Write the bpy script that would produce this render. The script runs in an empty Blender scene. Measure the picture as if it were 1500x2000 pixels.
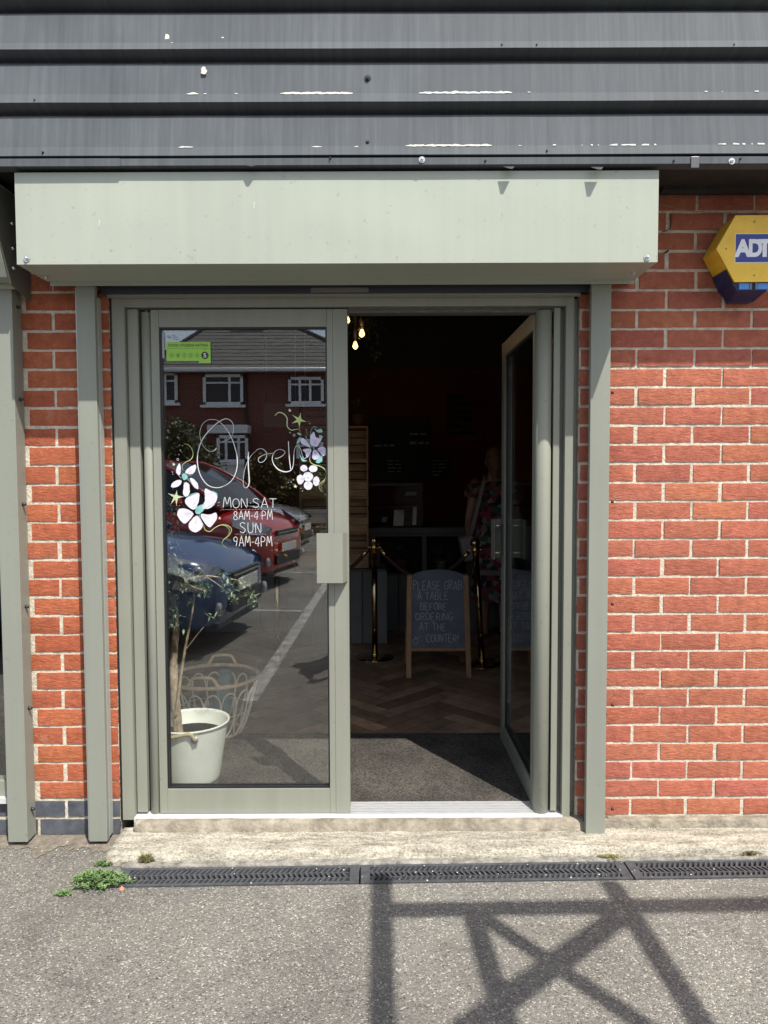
import bpy, math, random
from mathutils import Vector, Matrix, noise
random.seed(7)
R = math.radians
sc = bpy.context.scene
COL = sc.collection
# ---------------- camera ----------------
F = 1450.0; CW = 1500; CH = 2000
CAMP = Vector((0.0, -2.94, 1.47))
PITCH = math.atan(75.0 / F); ROLL = R(-0.21)
ROT = Matrix.Rotation(math.pi / 2 - PITCH, 3, 'X') @ Matrix.Rotation(ROLL, 3, 'Z')
cd = bpy.data.cameras.new('camera'); cam = bpy.data.objects.new('camera', cd); COL.objects.link(cam)
cam.matrix_world = Matrix.Translation(CAMP) @ ROT.to_4x4()
cd.sensor_fit = 'HORIZONTAL'; cd.sensor_width = 36; cd.lens = 36 * F / CW
cd.clip_start = 0.02; cd.clip_end = 500
sc.camera = cam
# ---------------- world, sun, exposure ----------------
SUN_EL = R(57.2); SUN_AZ = R(32)          # azimuth: to the right of the facade's normal
w = bpy.data.worlds.new('World'); sc.world = w; w.use_nodes = True
nt = w.node_tree; bg = nt.nodes['Background']
sky = nt.nodes.new('ShaderNodeTexSky'); sky.sky_type = 'NISHITA'; sky.sun_disc = False
SD = Vector((math.sin(SUN_AZ) * math.cos(SUN_EL), -math.cos(SUN_AZ) * math.cos(SUN_EL), math.sin(SUN_EL)))
sky.sun_elevation = SUN_EL; sky.sun_rotation = math.atan2(SD.x, SD.y)
sky.air_density = 1.0; sky.dust_density = 2.0
# thin broken cloud over the blue sky
tc = nt.nodes.new('ShaderNodeTexCoord'); mp = nt.nodes.new('ShaderNodeMapping'); mp.inputs['Scale'].default_value = (1, 1, 2.2)
nz = nt.nodes.new('ShaderNodeTexNoise'); nz.inputs['Scale'].default_value = 2.6; nz.inputs['Detail'].default_value = 7
cr = nt.nodes.new('ShaderNodeValToRGB'); cr.color_ramp.elements[0].position = .42; cr.color_ramp.elements[1].position = .68
mx = nt.nodes.new('ShaderNodeMixRGB'); mx.inputs[2].default_value = (6.5, 6.7, 7.0, 1)
nt.links.new(tc.outputs['Generated'], mp.inputs[0]); nt.links.new(mp.outputs[0], nz.inputs['Vector'])
nt.links.new(nz.outputs['Fac'], cr.inputs[0]); nt.links.new(cr.outputs[0], mx.inputs[0])
nt.links.new(sky.outputs[0], mx.inputs[1]); nt.links.new(mx.outputs[0], bg.inputs[0])
bg.inputs[1].default_value = 0.13
ld = bpy.data.lights.new('sun', 'SUN'); ld.energy = 4.2; ld.angle = R(0.53); ld.color = (1, .955, .88)
lo = bpy.data.objects.new('sun', ld); COL.objects.link(lo)
lo.rotation_euler = SD.to_track_quat('Z', 'Y').to_euler(); lo.location = SD * 30
sc.view_settings.view_transform = 'Standard'; sc.view_settings.look = 'None'
sc.view_settings.gamma = 1; sc.view_settings.exposure = 0.72
sc.render.engine = 'CYCLES'
sc.cycles.use_denoising = True
sc.cycles.max_bounces = 10; sc.cycles.diffuse_bounces = 6; sc.cycles.glossy_bounces = 6
sc.cycles.transparent_max_bounces = 24
sc.cycles.sample_clamp_indirect = 6
sc.cycles.caustics_reflective = False; sc.cycles.caustics_refractive = False

# ---------------- measuring: photo pixel -> true position on a known plane ----------------
def ray(px, py):
    return ROT @ Vector(((px - CW / 2) / F, -(py - CH / 2) / F, -1))
def at(px, py, Y):
    d = ray(px, py); return CAMP + d * ((Y - CAMP.y) / d.y)
def atz(px, py, z):
    d = ray(px, py); return CAMP + d * ((z - CAMP.z) / d.z)
def hx(px, Y, py=925): return at(px, py, Y).x
def hz(py, Y, px=750): return at(px, py, Y).z
FLOOR = 0.105
YG = 0.045                                   # plane of the closed leaf's pane
def refl(px, py, Yr):                        # a thing seen mirrored in the pane, truly standing at Y=Yr
    p = at(px, py, 2 * YG - Yr); return Vector((p.x, Yr, p.z))
def reflz(px, py, z=0.0):
    p = atz(px, py, z); return Vector((p.x, 2 * YG - p.y, z))

# ---------------- mesh helpers ----------------
class MB:
    def __init__(s): s.v = []; s.f = []; s.m = []; s.s = []; s.c = []; s.usec = False
    def poly(s, pts, mi=0, sm=False, col=None):
        n = len(s.v); s.v += [tuple(p) for p in pts]; s.f.append(tuple(range(n, n + len(pts)))); s.m.append(mi); s.s.append(sm); s.c.append(col)
        if col: s.usec = True
    def raw(s, vs, fs, mi=0, sm=False, col=None):
        n = len(s.v); s.v += [tuple(p) for p in vs]
        for f in fs: s.f.append(tuple(n + i for i in f)); s.m.append(mi); s.s.append(sm); s.c.append(col)
        if col: s.usec = True
    def box(s, x0, x1, y0, y1, z0, z1, mi=0, col=None):
        vs = [(x, y, z) for x in (x0, x1) for y in (y0, y1) for z in (z0, z1)]
        s.raw(vs, [(0, 1, 3, 2), (4, 6, 7, 5), (0, 4, 5, 1), (2, 3, 7, 6), (0, 2, 6, 4), (1, 5, 7, 3)], mi, False, col)
    def obox(s, c, ax, ay, az, mi=0, col=None):   # oriented box: centre and three half-axis vectors
        c = Vector(c); ax = Vector(ax); ay = Vector(ay); az = Vector(az)
        vs = [c + i * ax + j * ay + k * az for i in (-1, 1) for j in (-1, 1) for k in (-1, 1)]
        s.raw(vs, [(0, 1, 3, 2), (4, 6, 7, 5), (0, 4, 5, 1), (2, 3, 7, 6), (0, 2, 6, 4), (1, 5, 7, 3)], mi, False, col)
    def bar(s, a, b, w, h, mi=0, up=(0, 0, 1)):
        a = Vector(a); b = Vector(b); d = (b - a); L = d.length; d.normalize(); up = Vector(up)
        if abs(d.dot(up)) > .98: up = Vector((0, 1, 0))
        sx = d.cross(up).normalized(); su = sx.cross(d).normalized()
        s.obox((a + b) / 2, d * L / 2, sx * w / 2, su * h / 2, mi)
    def prism(s, pts, vec, mi=0, sm=False):       # polygon pts extruded by vec
        pts = [Vector(p) for p in pts]; vec = Vector(vec); n = len(pts)
        s.raw(pts + [p + vec for p in pts], [tuple(range(n))[::-1], tuple(range(n, 2 * n))], mi)
        s.raw(pts + [p + vec for p in pts], [(i, (i + 1) % n, n + (i + 1) % n, n + i) for i in range(n)], mi, sm)
    def tube(s, path, r, seg=10, mi=0, cap=True, closed=False, sm=True, flat=None):
        P = [Vector(p) for p in path]; n = len(P)
        if not hasattr(r, '__len__'): r = [r] * n
        vs = []; prev = None
        for i, p in enumerate(P):
            if closed: t = P[(i + 1) % n] - P[i - 1]
            else: t = P[min(i + 1, n - 1)] - P[max(i - 1, 0)]
            t.normalize()
            if prev is None:
                u = Vector((0, 0, 1)) if abs(t.z) < .9 else Vector((0, 1, 0))
                u = (u - t * u.dot(t)).normalized()
            else: u = (prev - t * prev.dot(t)).normalized()
            prev = u; b = t.cross(u)
            for k in range(seg):
                a = 2 * math.pi * k / seg
                vs.append(p + (u * math.cos(a) + b * math.sin(a)) * r[i])
        fs = []
        for i in range(n if closed else n - 1):
            j = (i + 1) % n
            for k in range(seg): fs.append((i * seg + k, i * seg + (k + 1) % seg, j * seg + (k + 1) % seg, j * seg + k))
        if cap and not closed:
            fs.append(tuple(range(seg))[::-1]); fs.append(tuple(range((n - 1) * seg, n * seg)))
        s.raw(vs, fs, mi, sm)
    def lathe(s, prof, c=(0, 0, 0), seg=28, mi=0, axis='z', sm=True):  # prof: (radius, height)
        vs = []; fs = []; c = Vector(c)
        for (r_, h) in prof:
            for k in range(seg):
                a = 2 * math.pi * k / seg; x, y = r_ * math.cos(a), r_ * math.sin(a)
                vs.append(c + (Vector((x, y, h)) if axis == 'z' else Vector((x, h, y)) if axis == 'y' else Vector((h, x, y))))
        for i in range(len(prof) - 1):
            for k in range(seg): fs.append((i * seg + k, i * seg + (k + 1) % seg, (i + 1) * seg + (k + 1) % seg, (i + 1) * seg + k))
        if prof[0][0] > 1e-5: fs.append(tuple(range(seg))[::-1])
        if prof[-1][0] > 1e-5: fs.append(tuple(range((len(prof) - 1) * seg, len(prof) * seg)))
        s.raw(vs, fs, mi, sm)
    def ball(s, c, rx, ry=None, rz=None, mi=0, seg=16, rings=10):
        ry = ry or rx; rz = rz or rx; c = Vector(c); vs = []; fs = []
        for i in range(rings + 1):
            t = math.pi * i / rings
            for k in range(seg):
                a = 2 * math.pi * k / seg
                vs.append(c + Vector((rx * math.sin(t) * math.cos(a), ry * math.sin(t) * math.sin(a), rz * math.cos(t))))
        for i in range(rings):
            for k in range(seg): fs.append((i * seg + k, (i + 1) * seg + k, (i + 1) * seg + (k + 1) % seg, i * seg + (k + 1) % seg))
        s.raw(vs, fs, mi, True)
    def build(s, name, mats, parent=None, bevel=0, mods=None):
        me = bpy.data.meshes.new(name)
        off = Vector((0, 0, 0))
        pr = parent
        while pr is not None:
            if '_o' in pr: off = off + Vector(pr['_o'])
            pr = pr.parent
        me.from_pydata([tuple(Vector(p) - off) for p in s.v], [], s.f)
        if not isinstance(mats, (list, tuple)): mats = [mats]
        for m in mats: me.materials.append(m)
        me.polygons.foreach_set('material_index', s.m); me.polygons.foreach_set('use_smooth', s.s)
        if s.usec:
            at_ = me.color_attributes.new('tint', 'FLOAT_COLOR', 'CORNER'); li = 0
            for p, c in zip(me.polygons, s.c):
                for _ in p.vertices:
                    at_.data[li].color = (*(c or (1, 1, 1)), 1); li += 1
        me.update(); me.validate()
        o = bpy.data.objects.new(name, me); COL.objects.link(o)
        if parent is not None: o.parent = parent
        if bevel:
            b = o.modifiers.new('bevel', 'BEVEL'); b.width = bevel; b.segments = 2; b.limit_method = 'ANGLE'; b.harden_normals = False
        return o
def tag(o, label=None, cat=None, group=None, kind=None):
    if label: o['label'] = label
    if cat: o['category'] = cat
    if group: o['group'] = group
    if kind: o['kind'] = kind
    return o
ROOTS = []
def thing(name, label, cat, loc=(0, 0, 0), group=None):
    o = bpy.data.objects.new(name, None); COL.objects.link(o); o.location = loc; o['_o'] = tuple(loc)
    o.empty_display_size = .1; ROOTS.append(o)
    return tag(o, label, cat, group)
def copytree(o, parent=None):
    c = o.copy(); COL.objects.link(c)
    if parent: c.parent = parent
    for ch in list(o.children): copytree(ch, c)
    return c
def smooth(pts, n=8):                          # Catmull-Rom through 2-D or 3-D points
    pts = [Vector(p) for p in pts]
    out = []
    for i in range(len(pts) - 1):
        p0 = pts[max(i - 1, 0)]; p1 = pts[i]; p2 = pts[i + 1]; p3 = pts[min(i + 2, len(pts) - 1)]
        for k in range(n):
            t = k / n
            out.append(.5 * ((2 * p1) + (p2 - p0) * t + (2 * p0 - 5 * p1 + 4 * p2 - p3) * t * t + (3 * p1 - p0 - 3 * p2 + p3) * t ** 3))
    out.append(pts[-1]); return out

# ---------------- materials ----------------
def mat(name, col=(.5, .5, .5), rough=.5, metal=0, noise_amt=0, nscale=10, bump=0, bscale=60, stretch=(1, 1, 1), emit=None, estr=0, spec=.5, attr=False, col2=None, coat=0):
    m = bpy.data.materials.new(name); m.use_nodes = True; t = m.node_tree; b = t.nodes['Principled BSDF']
    b.inputs['Base Color'].default_value = (*col, 1); b.inputs['Roughness'].default_value = rough; b.inputs['Metallic'].default_value = metal
    b.inputs['Specular IOR Level'].default_value = spec; b.inputs['Coat Weight'].default_value = coat
    if emit: b.inputs['Emission Color'].default_value = (*emit, 1); b.inputs['Emission Strength'].default_value = estr
    tc = t.nodes.new('ShaderNodeTexCoord'); mp = t.nodes.new('ShaderNodeMapping'); mp.inputs['Scale'].default_value = stretch
    t.links.new(tc.outputs['Object'], mp.inputs[0])
    src = None
    if attr:
        a = t.nodes.new('ShaderNodeAttribute'); a.attribute_name = 'tint'; src = a.outputs['Color']
    if noise_amt or col2:
        n = t.nodes.new('ShaderNodeTexNoise'); n.inputs['Scale'].default_value = nscale; n.inputs['Detail'].default_value = 6; n.inputs['Roughness'].default_value = .62
        t.links.new(mp.outputs[0], n.inputs['Vector'])
        rp = t.nodes.new('ShaderNodeValToRGB'); rp.color_ramp.elements[0].position = .3; rp.color_ramp.elements[1].position = .7
        c2 = col2 or tuple(min(1, c * (1 + noise_amt)) for c in col); c1 = col if col2 else tuple(c * (1 - noise_amt) for c in col)
        if attr: c1 = (1 - noise_amt,) * 3; c2 = (1 + noise_amt,) * 3
        rp.color_ramp.elements[0].color = (*c1, 1); rp.color_ramp.elements[1].color = (*c2, 1)
        t.links.new(n.outputs['Fac'], rp.inputs[0])
        if src is None: src = rp.outputs[0]
        else:
            mu = t.nodes.new('ShaderNodeMixRGB'); mu.blend_type = 'MULTIPLY'; mu.inputs[0].default_value = 1
            t.links.new(src, mu.inputs[1]); t.links.new(rp.outputs[0], mu.inputs[2]); src = mu.outputs[0]
    if src is not None: t.links.new(src, b.inputs['Base Color'])
    if bump:
        n = t.nodes.new('ShaderNodeTexNoise'); n.inputs['Scale'].default_value = bscale; n.inputs['Detail'].default_value = 5
        t.links.new(mp.outputs[0], n.inputs['Vector'])
        bp = t.nodes.new('ShaderNodeBump'); bp.inputs['Strength'].default_value = 1; bp.inputs['Distance'].default_value = bump
        t.links.new(n.outputs['Fac'], bp.inputs['Height']); t.links.new(bp.outputs[0], b.inputs['Normal'])
    return m
def nd(t, typ, **kw):
    n = t.nodes.new(typ)
    for k, v in kw.items():
        if k.startswith('i_'): n.inputs[k[2:].replace('_', ' ')].default_value = v
        else: setattr(n, k, v)
    return n
def glass(name, tint=(.86, .88, .87), base=.07, rough=0.0):
    m = bpy.data.materials.new(name); m.use_nodes = True; t = m.node_tree; t.nodes.remove(t.nodes['Principled BSDF'])
    g = nd(t, 'ShaderNodeNewGeometry'); d = nd(t, 'ShaderNodeVectorMath', operation='DOT_PRODUCT')
    t.links.new(g.outputs['Normal'], d.inputs[0]); t.links.new(g.outputs['Incoming'], d.inputs[1])
    a = nd(t, 'ShaderNodeMath', operation='ABSOLUTE'); t.links.new(d.outputs['Value'], a.inputs[0])
    b = nd(t, 'ShaderNodeMath', operation='SUBTRACT'); b.inputs[0].default_value = 1; t.links.new(a.outputs[0], b.inputs[1])
    c = nd(t, 'ShaderNodeMath', operation='POWER'); c.inputs[1].default_value = 5; t.links.new(b.outputs[0], c.inputs[0])
    e = nd(t, 'ShaderNodeMath', operation='MULTIPLY_ADD'); e.inputs[1].default_value = 1 - base; e.inputs[2].default_value = base; e.use_clamp = True
    t.links.new(c.outputs[0], e.inputs[0])
    tr = nd(t, 'ShaderNodeBsdfTransparent'); tr.inputs[0].default_value = (*tint, 1)
    gl = nd(t, 'ShaderNodeBsdfGlossy'); gl.inputs['Roughness'].default_value = rough; gl.inputs[0].default_value = (1, 1, 1, 1)
    mxs = nd(t, 'ShaderNodeMixShader'); t.links.new(e.outputs[0], mxs.inputs[0]); t.links.new(tr.outputs[0], mxs.inputs[1]); t.links.new(gl.outputs[0], mxs.inputs[2])
    t.links.new(mxs.outputs[0], t.nodes['Material Output'].inputs[0]); return m

def sage(name, col, streak=0.09, rough=.42):
    """powder-coated metal: faint vertical rain streaks, dust speckle, tiny orange-peel"""
    m = mat(name, col, rough, spec=.4); t = m.node_tree; b = t.nodes['Principled BSDF']
    tc = nd(t, 'ShaderNodeTexCoord')
    mp = nd(t, 'ShaderNodeMapping'); mp.inputs['Scale'].default_value = (22, 22, .9); t.links.new(tc.outputs['Object'], mp.inputs[0])
    n1 = nd(t, 'ShaderNodeTexNoise'); n1.inputs['Scale'].default_value = 1.0; n1.inputs['Detail'].default_value = 5; t.links.new(mp.outputs[0], n1.inputs['Vector'])
    n2 = nd(t, 'ShaderNodeTexNoise'); n2.inputs['Scale'].default_value = 2.2; n2.inputs['Detail'].default_value = 4; t.links.new(tc.outputs['Object'], n2.inputs['Vector'])
    r1 = nd(t, 'ShaderNodeValToRGB'); e = r1.color_ramp.elements; e[0].position = .3; e[1].position = .72
    e[0].color = (*(c * (1 - streak * 1.3) for c in col), 1); e[1].color = (*(min(1, c * (1 + streak)) for c in col), 1)
    ad = nd(t, 'ShaderNodeMath', operation='ADD'); t.links.new(n1.outputs['Fac'], ad.inputs[0]); t.links.new(n2.outputs['Fac'], ad.inputs[1])
    ml = nd(t, 'ShaderNodeMath', operation='MULTIPLY'); ml.inputs[1].default_value = .5; t.links.new(ad.outputs[0], ml.inputs[0]); t.links.new(ml.outputs[0], r1.inputs[0])
    # grime specks
    v = nd(t, 'ShaderNodeTexNoise'); v.inputs['Scale'].default_value = 55; v.inputs['Detail'].default_value = 3; t.links.new(tc.outputs['Object'], v.inputs['Vector'])
    r2 = nd(t, 'ShaderNodeValToRGB'); r2.color_ramp.elements[0].position = .66; r2.color_ramp.elements[1].position = .76
    r2.color_ramp.elements[0].color = (1, 1, 1, 1); r2.color_ramp.elements[1].color = (.72, .71, .66, 1); t.links.new(v.outputs['Fac'], r2.inputs[0])
    mu = nd(t, 'ShaderNodeMixRGB', blend_type='MULTIPLY'); mu.inputs[0].default_value = .8
    t.links.new(r1.outputs[0], mu.inputs[1]); t.links.new(r2.outputs[0], mu.inputs[2]); t.links.new(mu.outputs[0], b.inputs['Base Color'])
    bp = nd(t, 'ShaderNodeBump'); bp.inputs['Distance'].default_value = .0012; bp.inputs['Strength'].default_value = .6
    n3 = nd(t, 'ShaderNodeTexNoise'); n3.inputs['Scale'].default_value = 4; n3.inputs['Detail'].default_value = 2; t.links.new(tc.outputs['Object'], n3.inputs['Vector'])
    t.links.new(n3.outputs['Fac'], bp.inputs['Height']); t.links.new(bp.outputs[0], b.inputs['Normal'])
    return m
M_FRAME = sage('sage_frame', (.242, .248, .204))
M_BOX = sage('sage_housing', (.36, .39, .325), .06, .36)
M_POST = sage('sage_post', (.232, .245, .205), .06)
M_DARK = mat('black_rubber', (.012, .013, .015), .5)
M_BLACK = mat('dark_void', (.01, .01, .01), .8)
M_GLASS = glass('pane', (.95, .965, .955), .125)
M_STEEL = mat('screw_steel', (.6, .6, .58), .3, 1)
M_SCREWD = mat('screw_dark', (.03, .03, .03), .45, .3)
M_ALU = mat('threshold_aluminium', (.60, .60, .59), .45, .1, .12, 30, .0006, 90, (1, 30, 30))
M_WHITEPAINT = mat('window_paint_white', (.60, .61, .60), .7, bump=.0006, bscale=160)
M_CHIP = mat('chipped_primer', (.60, .585, .53), .85)

def brickmat():
    m = mat('brick_face', rough=.88, spec=.25, attr=True); t = m.node_tree; b = t.nodes['Principled BSDF']
    a = [n for n in t.nodes if n.type == 'ATTRIBUTE'][0]
    tc = nd(t, 'ShaderNodeTexCoord')
    n1 = nd(t, 'ShaderNodeTexNoise'); n1.inputs['Scale'].default_value = 28; n1.inputs['Detail'].default_value = 8; n1.inputs['Roughness'].default_value = .7
    t.links.new(tc.outputs['Object'], n1.inputs['Vector'])
    r1 = nd(t, 'ShaderNodeValToRGB'); r1.color_ramp.elements[0].position = .3; r1.color_ramp.elements[1].position = .72
    r1.color_ramp.elements[0].color = (.74, .70, .70, 1); r1.color_ramp.elements[1].color = (1.25, 1.22, 1.2, 1); t.links.new(n1.outputs['Fac'], r1.inputs[0])
    mu = nd(t, 'ShaderNodeMixRGB', blend_type='MULTIPLY'); mu.inputs[0].default_value = 1
    t.links.new(a.outputs['Color'], mu.inputs[1]); t.links.new(r1.outputs[0], mu.inputs[2])
    # pale sandy flecks
    v = nd(t, 'ShaderNodeTexVoronoi'); v.inputs['Scale'].default_value = 120; t.links.new(tc.outputs['Object'], v.inputs['Vector'])
    n2 = nd(t, 'ShaderNodeTexNoise'); n2.inputs['Scale'].default_value = 14; n2.inputs['Detail'].default_value = 4; t.links.new(tc.outputs['Object'], n2.inputs['Vector'])
    lt = nd(t, 'ShaderNodeMath', operation='LESS_THAN'); lt.inputs[1].default_value = .17; t.links.new(v.outputs['Distance'], lt.inputs[0])
    gt = nd(t, 'ShaderNodeMath', operation='GREATER_THAN'); gt.inputs[1].default_value = .52; t.links.new(n2.outputs['Fac'], gt.inputs[0])
    mm = nd(t, 'ShaderNodeMath', operation='MULTIPLY'); t.links.new(lt.outputs[0], mm.inputs[0]); t.links.new(gt.outputs[0], mm.inputs[1])
    m2 = nd(t, 'ShaderNodeMath', operation='MULTIPLY'); m2.inputs[1].default_value = .4; t.links.new(mm.outputs[0], m2.inputs[0])
    mf = nd(t, 'ShaderNodeMixRGB'); mf.inputs[2].default_value = (.75, .5, .38, 1); t.links.new(m2.outputs[0], mf.inputs[0]); t.links.new(mu.outputs[0], mf.inputs[1])
    dr_ = nd(t, 'ShaderNodeTexNoise'); dr_.inputs['Scale'].default_value = 2.1; dr_.inputs['Detail'].default_value = 7; dr_.inputs['Roughness'].default_value = .65; t.links.new(tc.outputs['Object'], dr_.inputs['Vector'])
    rd = nd(t, 'ShaderNodeValToRGB'); rd.color_ramp.elements[0].position = .3; rd.color_ramp.elements[0].color = (.82, .80, .80, 1); rd.color_ramp.elements[1].position = .7; rd.color_ramp.elements[1].color = (1.1, 1.12, 1.14, 1); t.links.new(dr_.outputs['Fac'], rd.inputs[0])
    md = nd(t, 'ShaderNodeMixRGB', blend_type='MULTIPLY'); md.inputs[0].default_value = 1; t.links.new(mf.outputs[0], md.inputs[1]); t.links.new(rd.outputs[0], md.inputs[2])
    # lime bloom and soot blotches
    bl = nd(t, 'ShaderNodeTexNoise'); bl.inputs['Scale'].default_value = 9; bl.inputs['Detail'].default_value = 8; bl.inputs['Roughness'].default_value = .75; t.links.new(tc.outputs['Object'], bl.inputs['Vector'])
    rb = nd(t, 'ShaderNodeValToRGB'); rb.color_ramp.elements[0].position = .60; rb.color_ramp.elements[0].color = (0, 0, 0, 1); rb.color_ramp.elements[1].position = .74; rb.color_ramp.elements[1].color = (.5, .5, .5, 1); t.links.new(bl.outputs['Fac'], rb.inputs[0])
    mb_ = nd(t, 'ShaderNodeMixRGB'); mb_.inputs[2].default_value = (.52, .30, .22, 1); t.links.new(rb.outputs[0], mb_.inputs[0]); t.links.new(md.outputs[0], mb_.inputs[1])
    rs_ = nd(t, 'ShaderNodeValToRGB'); rs_.color_ramp.elements[0].position = .27; rs_.color_ramp.elements[0].color = (.55, .55, .56, 1); rs_.color_ramp.elements[1].position = .40; rs_.color_ramp.elements[1].color = (1, 1, 1, 1); t.links.new(bl.outputs['Fac'], rs_.inputs[0])
    ms_ = nd(t, 'ShaderNodeMixRGB', blend_type='MULTIPLY'); ms_.inputs[0].default_value = 1; t.links.new(mb_.outputs[0], ms_.inputs[1]); t.links.new(rs_.outputs[0], ms_.inputs[2])
    t.links.new(ms_.outputs[0], b.inputs['Base Color'])
    # creased, dragged surface
    mp = nd(t, 'ShaderNodeMapping'); mp.inputs['Scale'].default_value = (26, 60, 75); mp.inputs['Rotation'].default_value = (0, .25, 0); t.links.new(tc.outputs['Object'], mp.inputs[0])
    n3 = nd(t, 'ShaderNodeTexNoise'); n3.inputs['Scale'].default_value = 1; n3.inputs['Detail'].default_value = 5; n3.inputs['Distortion'].default_value = 1.2; t.links.new(mp.outputs[0], n3.inputs['Vector'])
    bp = nd(t, 'ShaderNodeBump'); bp.inputs['Distance'].default_value = .0045; bp.inputs['Strength'].default_value = .8
    t.links.new(n3.outputs['Fac'], bp.inputs['Height']); t.links.new(bp.outputs[0], b.inputs['Normal'])
    return m
M_BRICK = brickmat()
M_MORTAR = mat('mortar', (.55, .485, .39), .95, noise_amt=.26, nscale=40, bump=.004, bscale=130, spec=.1)
M_BLUEBRICK = mat('engineering_brick', (.05, .055, .07), .55, noise_amt=.3, nscale=20, bump=.0012, bscale=60, attr=False, col2=(.11, .12, .14))
# =====================================================================
# GROUND
# =====================================================================
def asphalt():
    m = mat('asphalt', rough=.9, spec=.2); t = m.node_tree; b = t.nodes['Principled BSDF']; tc = nd(t, 'ShaderNodeTexCoord')
    n0 = nd(t, 'ShaderNodeTexNoise'); n0.inputs['Scale'].default_value = 1.3; n0.inputs['Detail'].default_value = 6; t.links.new(tc.outputs['Object'], n0.inputs['Vector'])
    r0 = nd(t, 'ShaderNodeValToRGB'); r0.color_ramp.elements[0].position = .32; r0.color_ramp.elements[1].position = .68
    r0.color_ramp.elements[0].color = (.142, .136, .123, 1); r0.color_ramp.elements[1].color = (.212, .203, .183, 1); t.links.new(n0.outputs['Fac'], r0.inputs[0])
    v = nd(t, 'ShaderNodeTexVoronoi'); v.inputs['Scale'].default_value = 210; t.links.new(tc.outputs['Object'], v.inputs['Vector'])
    sp = nd(t, 'ShaderNodeSeparateColor'); t.links.new(v.outputs['Color'], sp.inputs[0])
    rs = nd(t, 'ShaderNodeValToRGB'); rs.color_ramp.interpolation = 'CONSTANT'
    e = rs.color_ramp.elements; e[0].position = 0; e[0].color = (.52, .51, .49, 1); e[1].position = .08; e[1].color = (.84, .83, .82, 1)
    for p, c in ((.45, (1, 1, 1)), (.78, (1.25, 1.24, 1.2)), (.93, (2.1, 2.06, 1.98))):
        q = e.new(p); q.color = (*c, 1)
    t.links.new(sp.outputs[0], rs.inputs[0])
    mu = nd(t, 'ShaderNodeMixRGB', blend_type='MULTIPLY'); mu.inputs[0].default_value = 1; t.links.new(r0.outputs[0], mu.inputs[1]); t.links.new(rs.outputs[0], mu.inputs[2])
    # old drips, tyre scuffs and damp patches
    st = nd(t, 'ShaderNodeTexNoise'); st.inputs['Scale'].default_value = 4.2; st.inputs['Detail'].default_value = 9; st.inputs['Roughness'].default_value = .7; st.inputs['Distortion'].default_value = .4; t.links.new(tc.outputs['Object'], st.inputs['Vector'])
    rt_ = nd(t, 'ShaderNodeValToRGB'); rt_.color_ramp.elements[0].position = .30; rt_.color_ramp.elements[0].color = (.74, .73, .72, 1); rt_.color_ramp.elements[1].position = .46; rt_.color_ramp.elements[1].color = (1, 1, 1, 1)
    q = rt_.color_ramp.elements.new(.72); q.color = (1.10, 1.09, 1.06, 1); t.links.new(st.outputs['Fac'], rt_.inputs[0])
    m4 = nd(t, 'ShaderNodeMixRGB', blend_type='MULTIPLY'); m4.inputs[0].default_value = 1; t.links.new(mu.outputs[0], m4.inputs[1]); t.links.new(rt_.outputs[0], m4.inputs[2])
    t.links.new(m4.outputs[0], b.inputs['Base Color'])
    n2 = nd(t, 'ShaderNodeTexNoise'); n2.inputs['Scale'].default_value = 45; n2.inputs['Detail'].default_value = 6; t.links.new(tc.outputs['Object'], n2.inputs['Vector'])
    b1 = nd(t, 'ShaderNodeBump'); b1.inputs['Distance'].default_value = .0045; t.links.new(n2.outputs['Fac'], b1.inputs['Height'])
    b2 = nd(t, 'ShaderNodeBump'); b2.inputs['Distance'].default_value = .003; b2.invert = True; t.links.new(v.outputs['Distance'], b2.inputs['Height']); t.links.new(b1.outputs[0], b2.inputs['Normal'])
    t.links.new(b2.outputs[0], b.inputs['Normal']); return m
M_ASPH = asphalt()
g = MB()
# the drain channel's slot in the sheet
DL = atz(228, 1716, 0); DR = atz(1500, 1697, 0)
dd = (DR - DL).normalized(); dn = Vector((-dd.y, dd.x, 0))
D0 = DL.copy(); DW = .062
Dend = D0 + dd * 3.6
a0 = D0 - dn * DW; a1 = D0 + dn * DW; b0 = Dend - dn * DW; b1 = Dend + dn * DW
X0, X1, Y0, Y1 = -60, 60, -70, 60
g.poly([(X0, Y0, 0), (X1, Y0, 0), (X1, b0.y, 0), b0, a0, (X0, a0.y, 0)])
g.poly([(X0, a0.y, 0), a0, a1, (X0, a1.y, 0)]); g.poly([b0, (X1, b0.y, 0), (X1, b1.y, 0), b1])
g.poly([(X0, a1.y, 0), a1, b1, (X1, b1.y, 0), (X1, Y1, 0), (X0, Y1, 0)])
# channel trough
zt = -.08
g.poly([a0, b0, b0 + Vector((0, 0, zt)), a0 + Vector((0, 0, zt))]); g.poly([a1, b1, b1 + Vector((0, 0, zt)), a1 + Vector((0, 0, zt))])
g.poly([a0 + Vector((0, 0, zt)), b0 + Vector((0, 0, zt)), b1 + Vector((0, 0, zt)), a1 + Vector((0, 0, zt))])
g.poly([a0, a1, a1 + Vector((0, 0, zt)), a0 + Vector((0, 0, zt))])
tag(g.build('ground', M_ASPH), kind='structure')

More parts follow.
